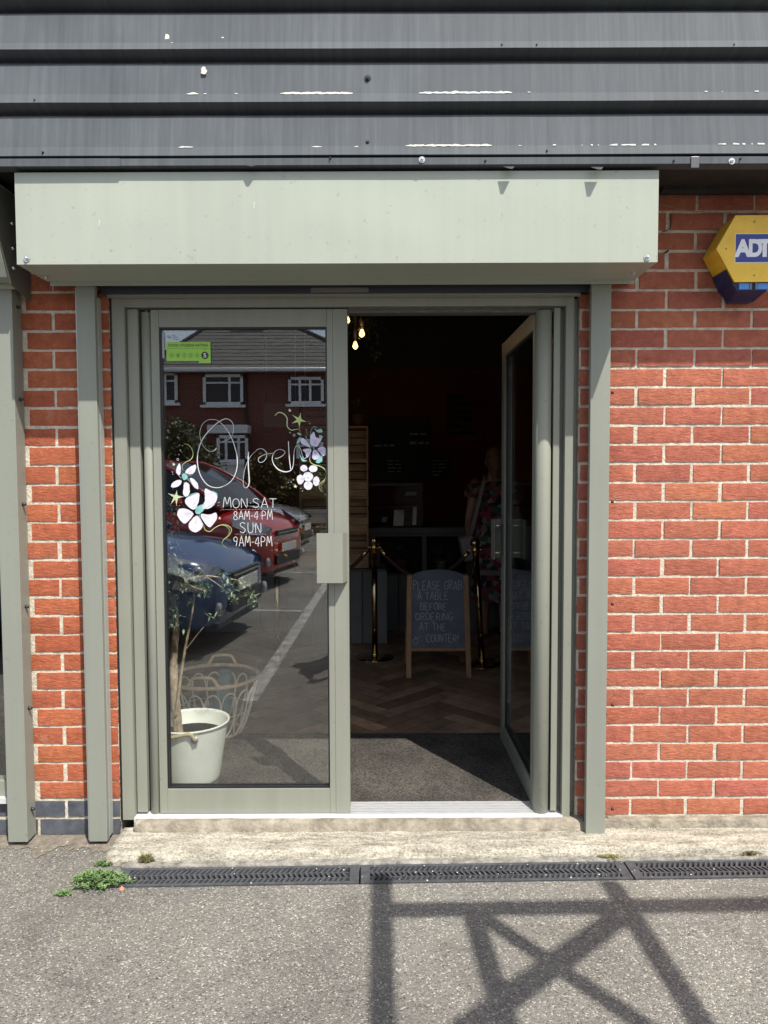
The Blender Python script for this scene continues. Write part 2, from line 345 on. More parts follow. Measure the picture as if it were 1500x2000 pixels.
# faded parking-bay lines of the car park behind the camera
M_LINE = mat('worn_line_paint', (.16, .155, .14), .85, col2=(.5, .49, .46), nscale=9, bump=.003, bscale=200)
def gline(px0, px1, wd):
    a = reflz(*px0); b = reflz(*px1); d = (b - a).normalized(); n = Vector((-d.y, d.x, 0)) * wd / 2; z = Vector((0, 0, .004))
    m = MB(); m.poly([a - n + z, b - n + z, b + n + z, a + n + z]); tag(m.build('bay_line', M_LINE), kind='structure')
gline((655, 1112), (488, 1370), .10); gline((470, 1192), (592, 1194), .10); gline((520, 1120), (660, 1117), .10)

# dirt and grit along the foot of the wall
M_DIRT = mat('gritty_soil', (.10, .085, .065), .95, col2=(.22, .19, .15), nscale=35, bump=.008, bscale=80)
m = MB(); n = 160; ring = []
for i in range(n + 1):
    x = -1.75 + (hx(232, -.1) + 1.75) * i / n
    ring.append((x, -.05 - .11 * (.5 + .5 * noise.noise(Vector((x * 5, 1, 0)))) - .11 * noise.noise(Vector((x * 13, 4, 0))) - .03 * noise.noise(Vector((x * 60, 4, 0))), .003))
vs = [(p[0], .0, .012) for p in ring] + ring
m.raw(vs, [(i, i + 1, n + 2 + i, n + 1 + i) for i in range(n)]); tag(m.build('soil_strip', M_DIRT), kind='structure')

# ---------------- concrete step ----------------
M_CONC = mat('weathered_concrete', (.215, .195, .155), .92, col2=(.53, .495, .415), nscale=7, bump=.006, bscale=70, stretch=(1, 5, 5))
t = M_CONC.node_tree; b = t.nodes['Principled BSDF']; tc = nd(t, 'ShaderNodeTexCoord')
v = nd(t, 'ShaderNodeTexVoronoi'); v.inputs['Scale'].default_value = 150; t.links.new(tc.outputs['Object'], v.inputs['Vector'])
sp = nd(t, 'ShaderNodeSeparateColor'); t.links.new(v.outputs['Color'], sp.inputs[0])
r = nd(t, 'ShaderNodeValToRGB'); r.color_ramp.elements[0].position = 0; r.color_ramp.elements[0].color = (.62, .6, .56, 1); r.color_ramp.elements[1].position = .7; r.color_ramp.elements[1].color = (1.12, 1.12, 1.1, 1); t.links.new(sp.outputs[0], r.inputs[0])
mu = nd(t, 'ShaderNodeMixRGB', blend_type='MULTIPLY'); mu.inputs[0].default_value = 1
t.links.new(b.inputs['Base Color'].links[0].from_socket, mu.inputs[1]); t.links.new(r.outputs[0], mu.inputs[2]); t.links.new(mu.outputs[0], b.inputs['Base Color'])
ST = .045
fl = atz(207, 1667, ST); fr = atz(1500, 1651, ST)
def rough_slab(name, pts_front, yback, z, zb, seed=0):
    m = MB(); f = []; nn = 160; jy = 10
    x0, y0 = pts_front[0]; x1, y1 = pts_front[1]
    grid = []
    for j in range(jy + 1):
        for i in range(nn + 1):
            u = i / nn; x = x0 + (x1 - x0) * u; yf = y0 + (y1 - y0) * u
            xb = x0 + pts_front[2] + (x1 - x0 - pts_front[2]) * u
            w_ = j / jy; X = x + (xb - x) * w_; Y = yf + (yback - yf) * w_
            if j == 0: Y += .006 * noise.noise(Vector((X * 9, seed, 0))) + .004 * noise.noise(Vector((X * 40, seed, 3)))
            Z = z + .0025 * noise.noise(Vector((X * 12, Y * 12, seed))) + .0015 * noise.noise(Vector((X * 45, Y * 45, seed)))
            if j == 0: Z -= .008
            grid.append((X, Y, Z))
    F_ = [(j * (nn + 1) + i, j * (nn + 1) + i + 1, (j + 1) * (nn + 1) + i + 1, (j + 1) * (nn + 1) + i) for j in range(jy) for i in range(nn)]
    base = len(grid); grid += [(grid[i][0], grid[i][1] - .004, zb) for i in range(nn + 1)]
    F_ += [(i, base + i, base + i + 1, i + 1) for i in range(nn)]
    base2 = len(grid); grid += [(grid[j * (nn + 1)][0], grid[j * (nn + 1)][1], zb) for j in range(jy + 1)]
    F_ += [(j * (nn + 1), (j + 1) * (nn + 1), base2 + j + 1, base2 + j) for j in range(jy)]
    m.raw(grid, F_, 0, True); return m
bl = atz(246, 1612, ST)
m = rough_slab('s', ((fl.x, fl.y), (3.3, fl.y + (fr.y - fl.y) * (3.3 - fl.x) / (fr.x - fl.x)), bl.x - fl.x), -.004, ST, -.02)
tag(m.build('concrete_step', M_CONC), kind='structure')
# upstand under the threshold and below the right-hand wall
M_CONC2 = mat('dirty_concrete', (.13, .11, .082), .95, col2=(.36, .32, .25), nscale=16, bump=.008, bscale=60)
m = rough_slab('u', ((hx(262, -.045, 1610), -.048), (hx(1142, -.045, 1610), -.048), 0.004), .09, .083, ST - .01, 5)
tag(m.build('threshold_upstand', M_CONC2), kind='structure')
m = rough_slab('u', ((hx(1135, -.02, 1610), -.030), (3.3, -.022), 0.0), .01, .080, ST - .01, 8)
tag(m.build('wall_footing', M_CONC2), kind='structure')

# rough concrete haunch between the step and the drain
M_HAUNCH = mat('haunch_concrete', (.11, .105, .09), .95, col2=(.33, .31, .27), nscale=28, bump=.010, bscale=70)
hl = D0 + dn * .0635; hr = Dend + dn * .0635
m = rough_slab('h', ((hl.x - .01, hl.y), (3.3, hr.y), 0.0), fl.y + .02, .014, -.03, 21)
tag(m.build('concrete_haunch', M_HAUNCH), kind='structure')

# ---------------- drain grates ----------------
M_GRATE = mat('grate_plastic', (.035, .037, .042), .55, noise_amt=.25, nscale=30, bump=.0008, bscale=120, col2=(.075, .078, .085))
cuts = [atz(228, 1716, 0), atz(703, 1709, 0), atz(1228, 1701, 0), D0 + dd * 3.5]
glab = ['left length of black herringbone drain grate beside the green weed', 'middle length of black herringbone drain grate in front of the open doorway', 'right length of black herringbone drain grate below the right hand brick wall']
tilts = [(.0, -.004), (.003, .001), (.002, .002)]
for gi in range(3):
    a = D0 + dd * ((cuts[gi] - D0).dot(dd) + .003); L = (cuts[gi + 1] - cuts[gi]).length - .006
    th = thing('drain_grate', glab[gi], 'drain grate', tuple(a), 'lengths of drain grate along the step')
    m = MB(); zf = .006
    def P(u, v_, z): return a + dd * u + dn * v_ + Vector((0, 0, z))
    def qb(u0, u1, v0, v1, z0, z1):
        vs = [P(u, v_, z) for u in (u0, u1) for v_ in (v0, v1) for z in (z0, z1)]
        m.raw(vs, [(0, 1, 3, 2), (4, 6, 7, 5), (0, 4, 5, 1), (2, 3, 7, 6), (0, 2, 6, 4), (1, 5, 7, 3)])
    qb(0, L, -.060, -.047, -.02, zf); qb(0, L, .047, .060, -.02, zf)
    qb(0, .035, -.047, .047, -.018, zf - .001); qb(L - .035, L, -.047, .047, -.018, zf - .001)
    fr_ = m.build('grate_frame', M_GRATE, th, bevel=.0012)
    # zigzag bars, one mesh (a pattern of its part)
    m = MB(); u = .04; k = 0
    amp = .013
    while u < L - .045:
        pts = [(u, -.047), (u + amp, -.0157), (u - amp * .2, .0157), (u + amp, .047)]
        for (p, q) in zip(pts, pts[1:]):
            hw = .0045
            vs = [P(p[0] - hw, p[1], -.015), P(p[0] + hw, p[1], -.015), P(p[0] + hw, p[1], .003), P(p[0] - hw, p[1], .003),
                  P(q[0] - hw, q[1], -.015), P(q[0] + hw, q[1], -.015), P(q[0] + hw, q[1], .003), P(q[0] - hw, q[1], .003)]
            m.raw(vs, [(0, 1, 2, 3), (4, 7, 6, 5), (0, 4, 5, 1), (1, 5, 6, 2), (2, 6, 7, 3), (3, 7, 4, 0)])
        u += .0195; k += 1
    qb(.035, L - .035, -.0185, -.0130, -.017, .0015); qb(.035, L - .035, .0130, .0185, -.017, .0015)
    m.build('grate_bars', M_GRATE, th)
# loose grit caught on the grates and on the asphalt
M_GRIT = mat('pale_grit', (.55, .52, .46), .8)
m = MB()
def pebble(p, r):
    a = random.random() * 6
    vs = [Vector((math.cos(a + k * 1.571) * r * random.uniform(.7, 1.2), math.sin(a + k * 1.571) * r * random.uniform(.6, 1), 0)) + p for k in range(4)]
    m.raw(vs + [p + Vector((0, 0, r * .9)), p - Vector((0, 0, r * .5))], [(0, 1, 4), (1, 2, 4), (2, 3, 4), (3, 0, 4), (1, 0, 5), (2, 1, 5), (3, 2, 5), (0, 3, 5)])
for i in range(70):
    u = random.choice([random.uniform(.05, 3.0), random.gauss(1.35, .35)]); pebble(D0 + dd * u + dn * random.uniform(-.055, .055) + Vector((0, 0, .006)), random.uniform(.0015, .0042))
for i in range(260):
    x = random.uniform(-1.7, 2.2); pebble(Vector((x, -.02 - abs(random.gauss(0, .05)), (ST if x > fl.x + .1 else .004) + .002)), random.uniform(.0015, .004))
for i in range(350):
    pebble(Vector((random.uniform(-1.8, 1.8), random.uniform(-1.3, -.33), .002)), random.uniform(.0012, .003))
tag(m.build('grit', M_GRIT), 'loose pale grit scattered over the drain, step and asphalt', 'grit', kind='stuff')
m = MB(); pebble(atz(238, 1738, .0) + Vector((0, 0, .003)), .013); 
tag(m.build('brick_fragment', mat('brick_chip', (.5, .2, .12), .9)), 'small orange brick chip lying at the left end of the drain by the weed', 'brick chip')

# ---------------- weeds ----------------
M_LEAF = mat('weed_leaf', (.06, .12, .035), .6, col2=(.17, .26, .09), nscale=30)
M_DRY = mat('dry_moss', (.16, .15, .05), .8, col2=(.30, .26, .12), nscale=40)
def leaf(m, p, d, up, L, wd, mi=0):
    d = d.normalized(); s_ = d.cross(up)
    if s_.length < 1e-3: s_ = Vector((1, 0, 0))
    s_.normalize(); mid = p + d * L * .5 + up * L * .08
    m.raw([p, mid + s_ * wd / 2, p + d * L, mid - s_ * wd / 2], [(0, 1, 2), (0, 2, 3)], mi)
def weed(name, c, rad, n, hgt, label, cat, mt, lw=.006, ll=.018):
    th = thing(name, label, cat, tuple(c)); m = MB(); ms = MB()
    for i in range(n):
        a = random.random() * 6.283; rr = rad * math.sqrt(random.random()) * (.75 + .9 * abs(noise.noise(Vector((math.cos(a) * 1.8, math.sin(a) * 1.8, c.x * 9))))) * (1.35 if random.random() < .12 else 1); 
        tip = c + Vector((math.cos(a) * rr * 1.5, math.sin(a) * rr * .72, hgt * max(.12, 1 - (rr / rad) ** 2 * .7) * random.uniform(.5, 1.1)))
        st = c + Vector((math.cos(a) * rr * .3, math.sin(a) * rr * .2, .0))
        mid = (st + tip) / 2 + Vector((0, 0, hgt * .18))
        pts = smooth([st, mid, tip], 3); ms.tube(pts, .0007, 3, cap=False)
        for q in pts[1:]:
            for _ in range(3):
                d = Vector((random.gauss(0, 1), random.gauss(0, 1), random.uniform(-.1, .9)))
                leaf(m, q, d, Vector((0, 0, 1)), ll * random.uniform(.6, 1.2), lw * random.uniform(.7, 1.2))
    ms.build('stem', mt, th); m.build('foliage', mt, th); return th
c = atz(192, 1728, 0)
weed('weed', c, .076, 105, .046, 'bright green weed clump growing at the left end of the drain', 'weed', M_LEAF)
weed('weed', atz(205, 1690, 0), .03, 26, .02, 'sparse sprig of weed against the left corner of the step', 'weed', M_LEAF, .004, .010)
weed('weed', atz(128, 1748, 0), .03, 18, .012, 'thin weed runner creeping over asphalt left of the big clump', 'weed', M_LEAF, .004, .010)
weed('moss_tuft', atz(285, 1685, .01), .02, 55, .03, 'yellow green grass tuft at the foot of the step left of the doorway', 'tuft', M_DRY, .003, .014)
weed('moss_tuft', atz(1190, 1676, .01), .035, 40, .012, 'low mossy tuft between step and drain under the right hand post', 'tuft', M_DRY, .003, .009)
weed('moss_tuft', atz(1465, 1668, .01), .03, 40, .016, 'low mossy tuft between step and drain near the right edge', 'tuft', M_DRY, .003, .010)
# =====================================================================
# BUILDING
# =====================================================================
bld = thing('shop_building', 'red brick shop front with dark grey profiled metal cladding above the sage green doorway', 'building', (0, 0, 0))
ZJ = hz(646, 0, 300)                       # height of one bed joint; courses are 75 mm
def course(k): return ZJ + .075 * k        # joint centre below course k
def bricks(mb, x0, x1, z0, z1, vx, palette, seed, half_on_even, blue=0):
    rnd = random.Random(seed); k0 = math.floor((z0 - ZJ) / .075) - 1; k1 = math.ceil((z1 - ZJ) / .075) + 1
    for k in range(k0, k1):
        zb = course(k) + .0057; zt = course(k + 1) - .0057
        zb += rnd.uniform(-.001, .001); zt += rnd.uniform(-.001, .001)
        if zt < z0 + .012 or zb > z1 - .012: continue
        zb = max(zb, z0); zt = min(zt, z1)
        off = vx + (.1125 if (k % 2 == 0) == half_on_even else 0)
        i0 = math.floor((x0 - off) / .225) - 1; i1 = math.ceil((x1 - off) / .225) + 1
        for i in range(i0, i1):
            jit = rnd.uniform(-.003, .003)
            xa = off + i * .225 + .0064 + jit; xb = off + (i + 1) * .225 - .0064 + rnd.uniform(-.003, .003)
            if xb < x0 + .012 or xa > x1 - .012: continue
            xa = max(xa, x0); xb = min(xb, x1)
            isblue = blue and k in blue
            c = rnd.choice(palette); f = rnd.uniform(.92, 1.06); col = (c[0] * f, c[1] * f * rnd.uniform(.96, 1.04), c[2] * f * rnd.uniform(.95, 1.06))
            yf = rnd.uniform(-.0015, .0015); nx = max(2, int((xb - xa) / .018)); nz_ = 5; tilt = rnd.uniform(-.0015, .0015)
            vs = []; 
            for jz in range(nz_ + 1):
                for jx in range(nx + 1):
                    u = jx / nx; v_ = jz / nz_; x = xa + (xb - xa) * u; z = zb + (zt - zb) * v_; e = 0
                    y = yf + tilt * (u - .5) * 2 + .0014 * noise.noise(Vector((x * 35, z * 60, seed)))
                    if jx in (0, nx): x += .0016 * noise.noise(Vector((z * 90, x * 60, seed + 3))); e = 1
                    if jz in (0, nz_): z += .0017 * noise.noise(Vector((x * 70, z * 60, seed + 9))) + .0012 * noise.noise(Vector((x * 22, z * 40, seed))); e = 1
                    if e: y += .0009 * (0 if isblue else 1) + .0004
                    vs.append((x, y, z))
            fs = [(a, a + 1, a + nx + 2, a + nx + 1) for jz in range(nz_) for a in range(jz * (nx + 1), jz * (nx + 1) + nx)]
            mb.raw(vs, fs, 1 if isblue else 0, True, col)
            # returns into the joint
            rim = [jx for jx in range(nx + 1)] + [j * (nx + 1) + nx for j in range(1, nz_ + 1)] + [nz_ * (nx + 1) + jx for jx in range(nx - 1, -1, -1)] + [j * (nx + 1) for j in range(nz_ - 1, 0, -1)]
            rv = [vs[q] for q in rim]; nr = len(rv)
            mb.raw(rv + [(p[0], .012, p[2]) for p in rv], [(q, nr + q, nr + (q + 1) % nr, (q + 1) % nr) for q in range(nr)], 1 if isblue else 0, False, col)
PAL_R = [(.385, .127, .078), (.39, .131, .079), (.378, .124, .078), (.388, .134, .078), (.38, .128, .077), (.36, .115, .076), (.395, .139, .080), (.372, .121, .078)]
PAL_L = [(.38, .114, .056), (.39, .120, .058), (.37, .109, .054), (.365, .107, .053), (.40, .126, .060)]
zg = -.02
mb = MB(); XR = hx(1129.5, .0)
bricks(mb, XR, 3.4, .078, 3.2, hx(1245, 0, 626), PAL_R, 3, False)
XLp = hx(219.5, 0)
bricks(mb, -1.42, XLp, .158, 3.2, hx(104, 0, 626), PAL_L, 5, False)
mb.build('brick_wall', [M_BRICK, M_BLUEBRICK], bld)
mb = MB()
bricks(mb, -3.4, XLp, .004, .152, hx(104, 0, 626), PAL_L, 15, False, blue=(-27, -26, -25))
mb.build('blue_brick_plinth', [M_BRICK, M_BLUEBRICK], bld)
mb = MB(); MY = .0042
mb.box(XR, 3.4, MY, .24, -.05, 3.25); mb.box(-1.42, XLp, MY, .24, .153, 3.25); mb.box(-3.4, XLp, MY, .24, -.05, .153)
mb.box(XLp, XR, .1, .24, 2.19, 3.25); mb.box(-3.4, -1.42, .02, .24, 2.35, 3.25)
mb.build('mortar', M_MORTAR, bld)

# ---------------- profiled cladding ----------------
def cladmat():
    m = mat('cladding_grey', (.085, .092, .108), .6, spec=.2); t = m.node_tree; b = t.nodes['Principled BSDF']; tc = nd(t, 'ShaderNodeTexCoord')
    mp = nd(t, 'ShaderNodeMapping'); mp.inputs['Scale'].default_value = (60, 1, 2.4); t.links.new(tc.outputs['Object'], mp.inputs[0])
    n = nd(t, 'ShaderNodeTexNoise'); n.inputs['Scale'].default_value = 1; n.inputs['Detail'].default_value = 7; n.inputs['Roughness'].default_value = .65; t.links.new(mp.outputs[0], n.inputs['Vector'])
    n2 = nd(t, 'ShaderNodeTexNoise'); n2.inputs['Scale'].default_value = 2.3; n2.inputs['Detail'].default_value = 5; t.links.new(tc.outputs['Object'], n2.inputs['Vector'])
    ad = nd(t, 'ShaderNodeMath', operation='ADD'); t.links.new(n.outputs['Fac'], ad.inputs[0]); t.links.new(n2.outputs['Fac'], ad.inputs[1])
    hl = nd(t, 'ShaderNodeMath', operation='MULTIPLY'); hl.inputs[1].default_value = .5; t.links.new(ad.outputs[0], hl.inputs[0])
    r = nd(t, 'ShaderNodeValToRGB'); e = r.color_ramp.elements; e[0].position = .33; e[0].color = (.062, .070, .079, 1); e[1].position = .80; e[1].color = (.135, .147, .158, 1)
    q = e.new(.52); q.color = (.086, .096, .105, 1); t.links.new(hl.outputs[0], r.inputs[0]); t.links.new(r.outputs[0], b.inputs['Base Color'])
    rr = nd(t, 'ShaderNodeMapRange'); rr.inputs[3].default_value = .55; rr.inputs[4].default_value = .8; t.links.new(n2.outputs['Fac'], rr.inputs[0]); t.links.new(rr.outputs[0], b.inputs['Roughness'])
    bp = nd(t, 'ShaderNodeBump'); bp.inputs['Distance'].default_value = .0015; t.links.new(n2.outputs['Fac'], bp.inputs['Height']); t.links.new(bp.outputs[0], b.inputs['Normal'])
    return m
M_CLAD = cladmat()
rows = [(25, 81.5, 94, 120.5), (124, 182, 198, 224), (226, 285, 302, 307)]
YC, YB, YT, YV = -.342, -.333, -.318, -.283
prof = []
pitch = hz(25, YT) - hz(124, YT)
ztops = []
for k in (4, 3, 2, 1):
    dz = pitch * k
    for (py, y) in ((25, YT), (81.5, YB), (94, YC), (120.5, YV), (122, YV)): prof.append((y, hz(py, y) + dz, py))
for (a_, b_, c_, d_) in rows:
    prof.append((YT, hz(a_, YT), 0)); prof.append((YB, hz(b_, YB), 1)); prof.append((YC, hz(c_, YC), 2))
    if d_ != 307: prof.append((YV, hz(d_, YV), 3)); prof.append((YV, hz(d_ + 1.5, YV), 3))
prof.append((-.329, hz(306, -.329), 4)); prof.append((-.30, hz(307, -.30), 4))
XC0, XC1, NX = -3.2, 3.2, 130
m = MB(); vs = []
for (y, z, _) in prof:
    for i in range(NX + 1):
        x = XC0 + (XC1 - XC0) * i / NX
        vs.append((x, y + .0012 * noise.noise(Vector((x * 3, z * 8, 0))), z + .0009 * noise.noise(Vector((x * 2.2, z * 5, 7)))))
fs = [(j * (NX + 1) + i, j * (NX + 1) + i + 1, (j + 1) * (NX + 1) + i + 1, (j + 1) * (NX + 1) + i) for j in range(len(prof) - 1) for i in range(NX)]
m.raw(vs, fs)
m.build('cladding', M_CLAD, bld)
CLTOP = prof[0][1]
# flashing strip under the sheets (two lapped lengths)
m = MB(); zf1 = hz(308, -.343); zf0 = hz(322, -.343); xs = hx(235, -.343, 315)
m.box(XC0, xs, -.3465, -.3425, zf0 - .002, zf1); m.box(xs - .01, XC1, -.3435, -.3400, zf0, zf1)
m.box(XC0, XC1, -.339, -.29, zf0 + .001, zf0 + .004)
m.build('flashing', M_CLAD, bld, bevel=.0008)
m = MB(); m.box(XC0, XC1, -.30, .1, zf0 + .02, zf0 + .05); m.box(hx(1288, -.06, 350), XC1, -.10, -.06, hz(379, -.06, 1400), zf0 + .02); m.box(XC0, -1.3, -.10, -.06, hz(379, -.06, 1400), zf0 + .02)  # soffit, plus two added dark boards that stand in for the shade beneath it
m.build('soffit_and_shade_board', mat('soffit_shade', (.022, .018, .016), .8, noise_amt=.4, nscale=12, bump=.002, bscale=30), bld)
m = MB(); m.box(XC0, XC1, -.28, .3, CLTOP - .01, CLTOP + .06); m.build('parapet_cap', M_CLAD, bld)
# worn paint: bright chips along the creases (irregular slivers standing on the metal)
rnd = random.Random(11)
def chipline(px0, px1, py, amp, seed, frac=1.0):
    y = YB - .0022; z0 = hz(py, y); x = hx(px0, y, py); xe = hx(px1, y, py); L_ = xe - x; x0 = x; step = .0035; prev = None
    while x <= xe:
        k = (x - x0) / L_; env = min(1, min(k, 1 - k) * L_ / .02)
        n_ = noise.noise(Vector((x * 38, seed, 0))) + .6 * noise.noise(Vector((x * 120, seed, 5)))
        h = env * amp * .8 * (1.1 + 1.0 * n_); d = env * amp * .7 * (.45 + .7 * noise.noise(Vector((x * 60, seed, 9))))
        if frac < 1 and noise.noise(Vector((x * 45, seed + 40, 0))) < (.75 - frac) * .8: h = 0
        cur = (x, max(h, 0), max(d, 0)) if h > .0006 else None
        if prev and cur: chips.poly([(prev[0], y, z0 - prev[2]), (cur[0], y, z0 - cur[2]), (cur[0], y + .0006, z0 + cur[1]), (prev[0], y + .0006, z0 + prev[1])])
        prev = cur; x += step
chips = MB()
for a_ in ((545, 692, 182, .0055, 1), (362, 390, 182, .005, 2), (393, 420, 182, .003, 3, .8), (430, 485, 182, .002, 4, .5), (816, 1003, 182, .0055, 5), (785, 815, 182, .004, 6, .6),
           (1005, 1045, 181, .002, 7, .4), (1372, 1415, 181, .0035, 8, .7), (1468, 1500, 181, .0035, 9, .7), (790, 965, 285, .005, 10), (1003, 1022, 285, .003, 11, .8), (1066, 1095, 285, .003, 12, .6),
           (1132, 1178, 285, .004, 13, .7), (1186, 1290, 285, .004, 14, .85), (1400, 1500, 284, .004, 15, .85), (345, 380, 286, .004, 16), (258, 288, 286, .003, 17, .5), (605, 632, 286, .003, 18), (688, 704, 286, .003, 19), (330, 342, 82, .003, 20)): chipline(*a_)
for (px, py, rx, ry) in ((326, 73, 5, 7), (435, 78, 5, 6), (398, 138, 6, 9)):     # dried bird droppings
    c = at(px, py, YT - .013); n_ = 12
    chips.poly([c + Vector((math.cos(k * 6.283 / n_) * rx * .0018 * rnd.uniform(.7, 1.1), 0, math.sin(k * 6.283 / n_) * ry * .0018 * rnd.uniform(.7, 1.1))) for k in range(n_)])
chips.build('chipped_paint', M_CHIP, bld)
# fixings
def screw(px, py, Y, parent, mt=M_STEEL, r=.007, name='screw', nrm=(0, -1, 0)):
    p = at(px, py, Y); mm = MB(); N = Vector(nrm); u = N.cross(Vector((0, 0, 1)) if abs(N.z) < .9 else Vector((1, 0, 0))).normalized(); v_ = N.cross(u)
    for (rr, h0, seg) in ((r * 1.35, .0015, 20), (r * .8, .007, 6)):
        a_ = [p + (u * math.cos(k * 6.283 / seg) + v_ * math.sin(k * 6.283 / seg)) * rr for k in range(seg)]; mm.prism(a_, N * h0, 0, seg > 8)
    mm.ball(p + N * .006, r * .55, r * .55, r * .55, seg=10, rings=6)
    return mm.build(name, mt, parent)
for (px, py) in ((718, 154), (718, 279)): screw(px, py, YT - .008, bld, M_SCREWD, .009)
for (px, py) in ((824, 312), (1429, 315)): screw(px, py, -.3438, bld, M_STEEL, .008)
for (px, py, Y) in ((84, 298, -.340), (645, 309, -.3438), (980, 88, -.337), (1048, 88, -.337), (1433, 88, -.337), (1068, 295, -.338), (68, 196, -.338), (948, 314, -.3438), (1316, 314, -.3438), (1446, 310, -.3438)): screw(px, py, Y, bld, M_SCREWD, .003)
# snagged scraps of flashing that throw little tongue shadows on the housing
M_SCRAP = mat('torn_flashing', (.12, .12, .125), .35, .6)
for (px, py, L_, wd, out) in ((994, 325, .014, .020, .016), (1166, 326, .016, .022, .018), (490, 323, .006, .016, .008)):
    m = MB(); p = at(px, py, -.3438); m.prism([p + Vector((-wd, 0, 0)), p + Vector((wd, 0, 0)), p + Vector((wd * .45, -out, -L_)), p + Vector((-wd * .1, -out, -L_ * .95))], (0, .0008, .0006)); m.build('flashing_scrap', M_SCRAP, bld)
m = MB(); p = at(1357, 318, -.344); m.box(p.x - .014, p.x + .014, -.3475, -.3440, p.z - .018, p.z + .02)
m.build('flashing_patch', M_SCRAP, bld, bevel=.001)

# =====================================================================
# ROLLER SHUTTERS
# =====================================================================
BXL, BXR, BY, BZ0, BZ1 = -1.2718, .9535, -.32, 2.2, 2.512
sh = thing('roller_shutter', 'pale sage shutter housing over the doorway with its two slim guide rails', 'roller shutter', (0, 0, 0))
m = MB(); nx = 40; nz_ = 8; vs = []
for j in range(nz_ + 1):
    for i in range(nx + 1):
        x = BXL + (BXR - BXL) * i / nx; z = BZ0 + (BZ1 - BZ0) * j / nz_
        e = math.sin(math.pi * i / nx) * math.sin(math.pi * j / nz_)
        vs.append((x, BY - .003 * e * (.5 + noise.noise(Vector((x * 2.5, z * 5, 2)))), z))
m.raw(vs, [(j * (nx + 1) + i, j * (nx + 1) + i + 1, (j + 1) * (nx + 1) + i + 1, (j + 1) * (nx + 1) + i) for j in range(nz_) for i in range(nx)], 0, True)
m.poly([(BXL, BY, BZ1), (BXR, BY, BZ1), (BXR, -.002, BZ1), (BXL, -.002, BZ1)])
m.poly([(BXL, BY, BZ0), (BXL, BY, BZ1), (BXL, -.002, BZ1), (BXL, -.002, BZ0)]); m.poly([(BXR, BY, BZ0), (BXR, -.002, BZ0), (BXR, -.002, BZ1), (BXR, BY, BZ1)])
m.poly([(BXL, BY, BZ0), (BXL, -.09, BZ0), (BXR, -.09, BZ0), (BXR, BY, BZ0)])
m.build('housing', M_BOX, sh)
m = MB(); m.box(BXL + .012, BXR - .004, -.092, -.086, BZ0 - .016, BZ0 + .002); m.box(BXL + .012, BXR - .004, -.0861, -.079, BZ0 - .012, BZ0 - .009)
m.build('housing_lip', M_BOX, sh, bevel=.0008)
m = MB(); m.box(hx(200, -.04), hx(1150, -.04), -.078, .02, 2.19, 2.235); m.build('shutter_slot', M_BLACK, sh)
m = MB(); m.box(hx(205, -.03), hx(1146, -.03), -.03, -.012, hz(572, -.03) + .001, 2.19); m.build('curtain_edge', mat('shutter_curtain', (.03, .034, .05), .5), sh)
for (px, py) in ((52, 505), (1264, 503)): screw(px, py, BY - .001, sh, M_STEEL, .0085)
for (px, py) in ((90, 540), (1237, 532)): screw(px, py, -.17 if px < 500 else -.19, sh, M_STEEL, .007, nrm=(0, 0, -1)).location = (0, 0, 0)
# scuffs on the housing
for (px, py) in ((193, 436), (495, 401)):
    m = MB(); p = at(px, py, BY - .0035); m.poly([p + Vector((-.001, 0, -.012)), p + Vector((.001, 0, -.012)), p + Vector((.005, 0, .012)), p + Vector((.002, 0, .012))])
    m.build('scuff_mark', M_CHIP, sh)
# label inside the slot
m = MB(); m.box(hx(607, -.031, 565), hx(720, -.031, 565), -.0335, -.0305, hz(571, -.03), 2.188); m.build('maker_label', mat('label_grey', (.16, .15, .14), .6), sh)
# guide rails
def rail(name, x0, x1, zb, ycf, yb, parent):
    m = MB(); m.box(x0, x1, ycf, yb, zb, 2.19)
    o = m.build(name, M_POST, parent, bevel=.0018); 
    m = MB(); m.box(x0 + .016, x1 - .016, yb + .0005, -.003, zb + .02, 2.185); m.build('rail_channel', M_DARK, o)
    return o
PZ = hz(1644, -.075, 190)
rail('guide_rail', hx(156.5, -.075), hx(192.7, -.075), PZ, -.075, -.048, sh)
rail('guide_rail', hx(1151.5, -.075), hx(1190, -.075), hz(1642, -.075, 1165), -.075, -.048, sh)
m = MB(); m.box(hx(192.7, -.05) + .004, hx(192.7, -.05) + .011, -.05, -.012, PZ + .01, 2.15); m.box(hx(156.5, -.075) - .004, hx(156.5, -.075) - .0008, -.070, -.050, PZ + .005, 2.18)
m.build('rail_edge_strip', mat('plain_aluminium', (.42, .45, .42), .4, .3), sh)
for (py) in (767, 980, 1180, 1377, 1580):      # bolts along the right rail's outer edge
    p = at(1194, py, -.03)
    mm = MB(); mm.lathe([(0, 0), (.006, .0), (.006, .008), (0, .010)], p, 10, axis='x'); mm.build('rail_bolt', M_SCREWD, sh)
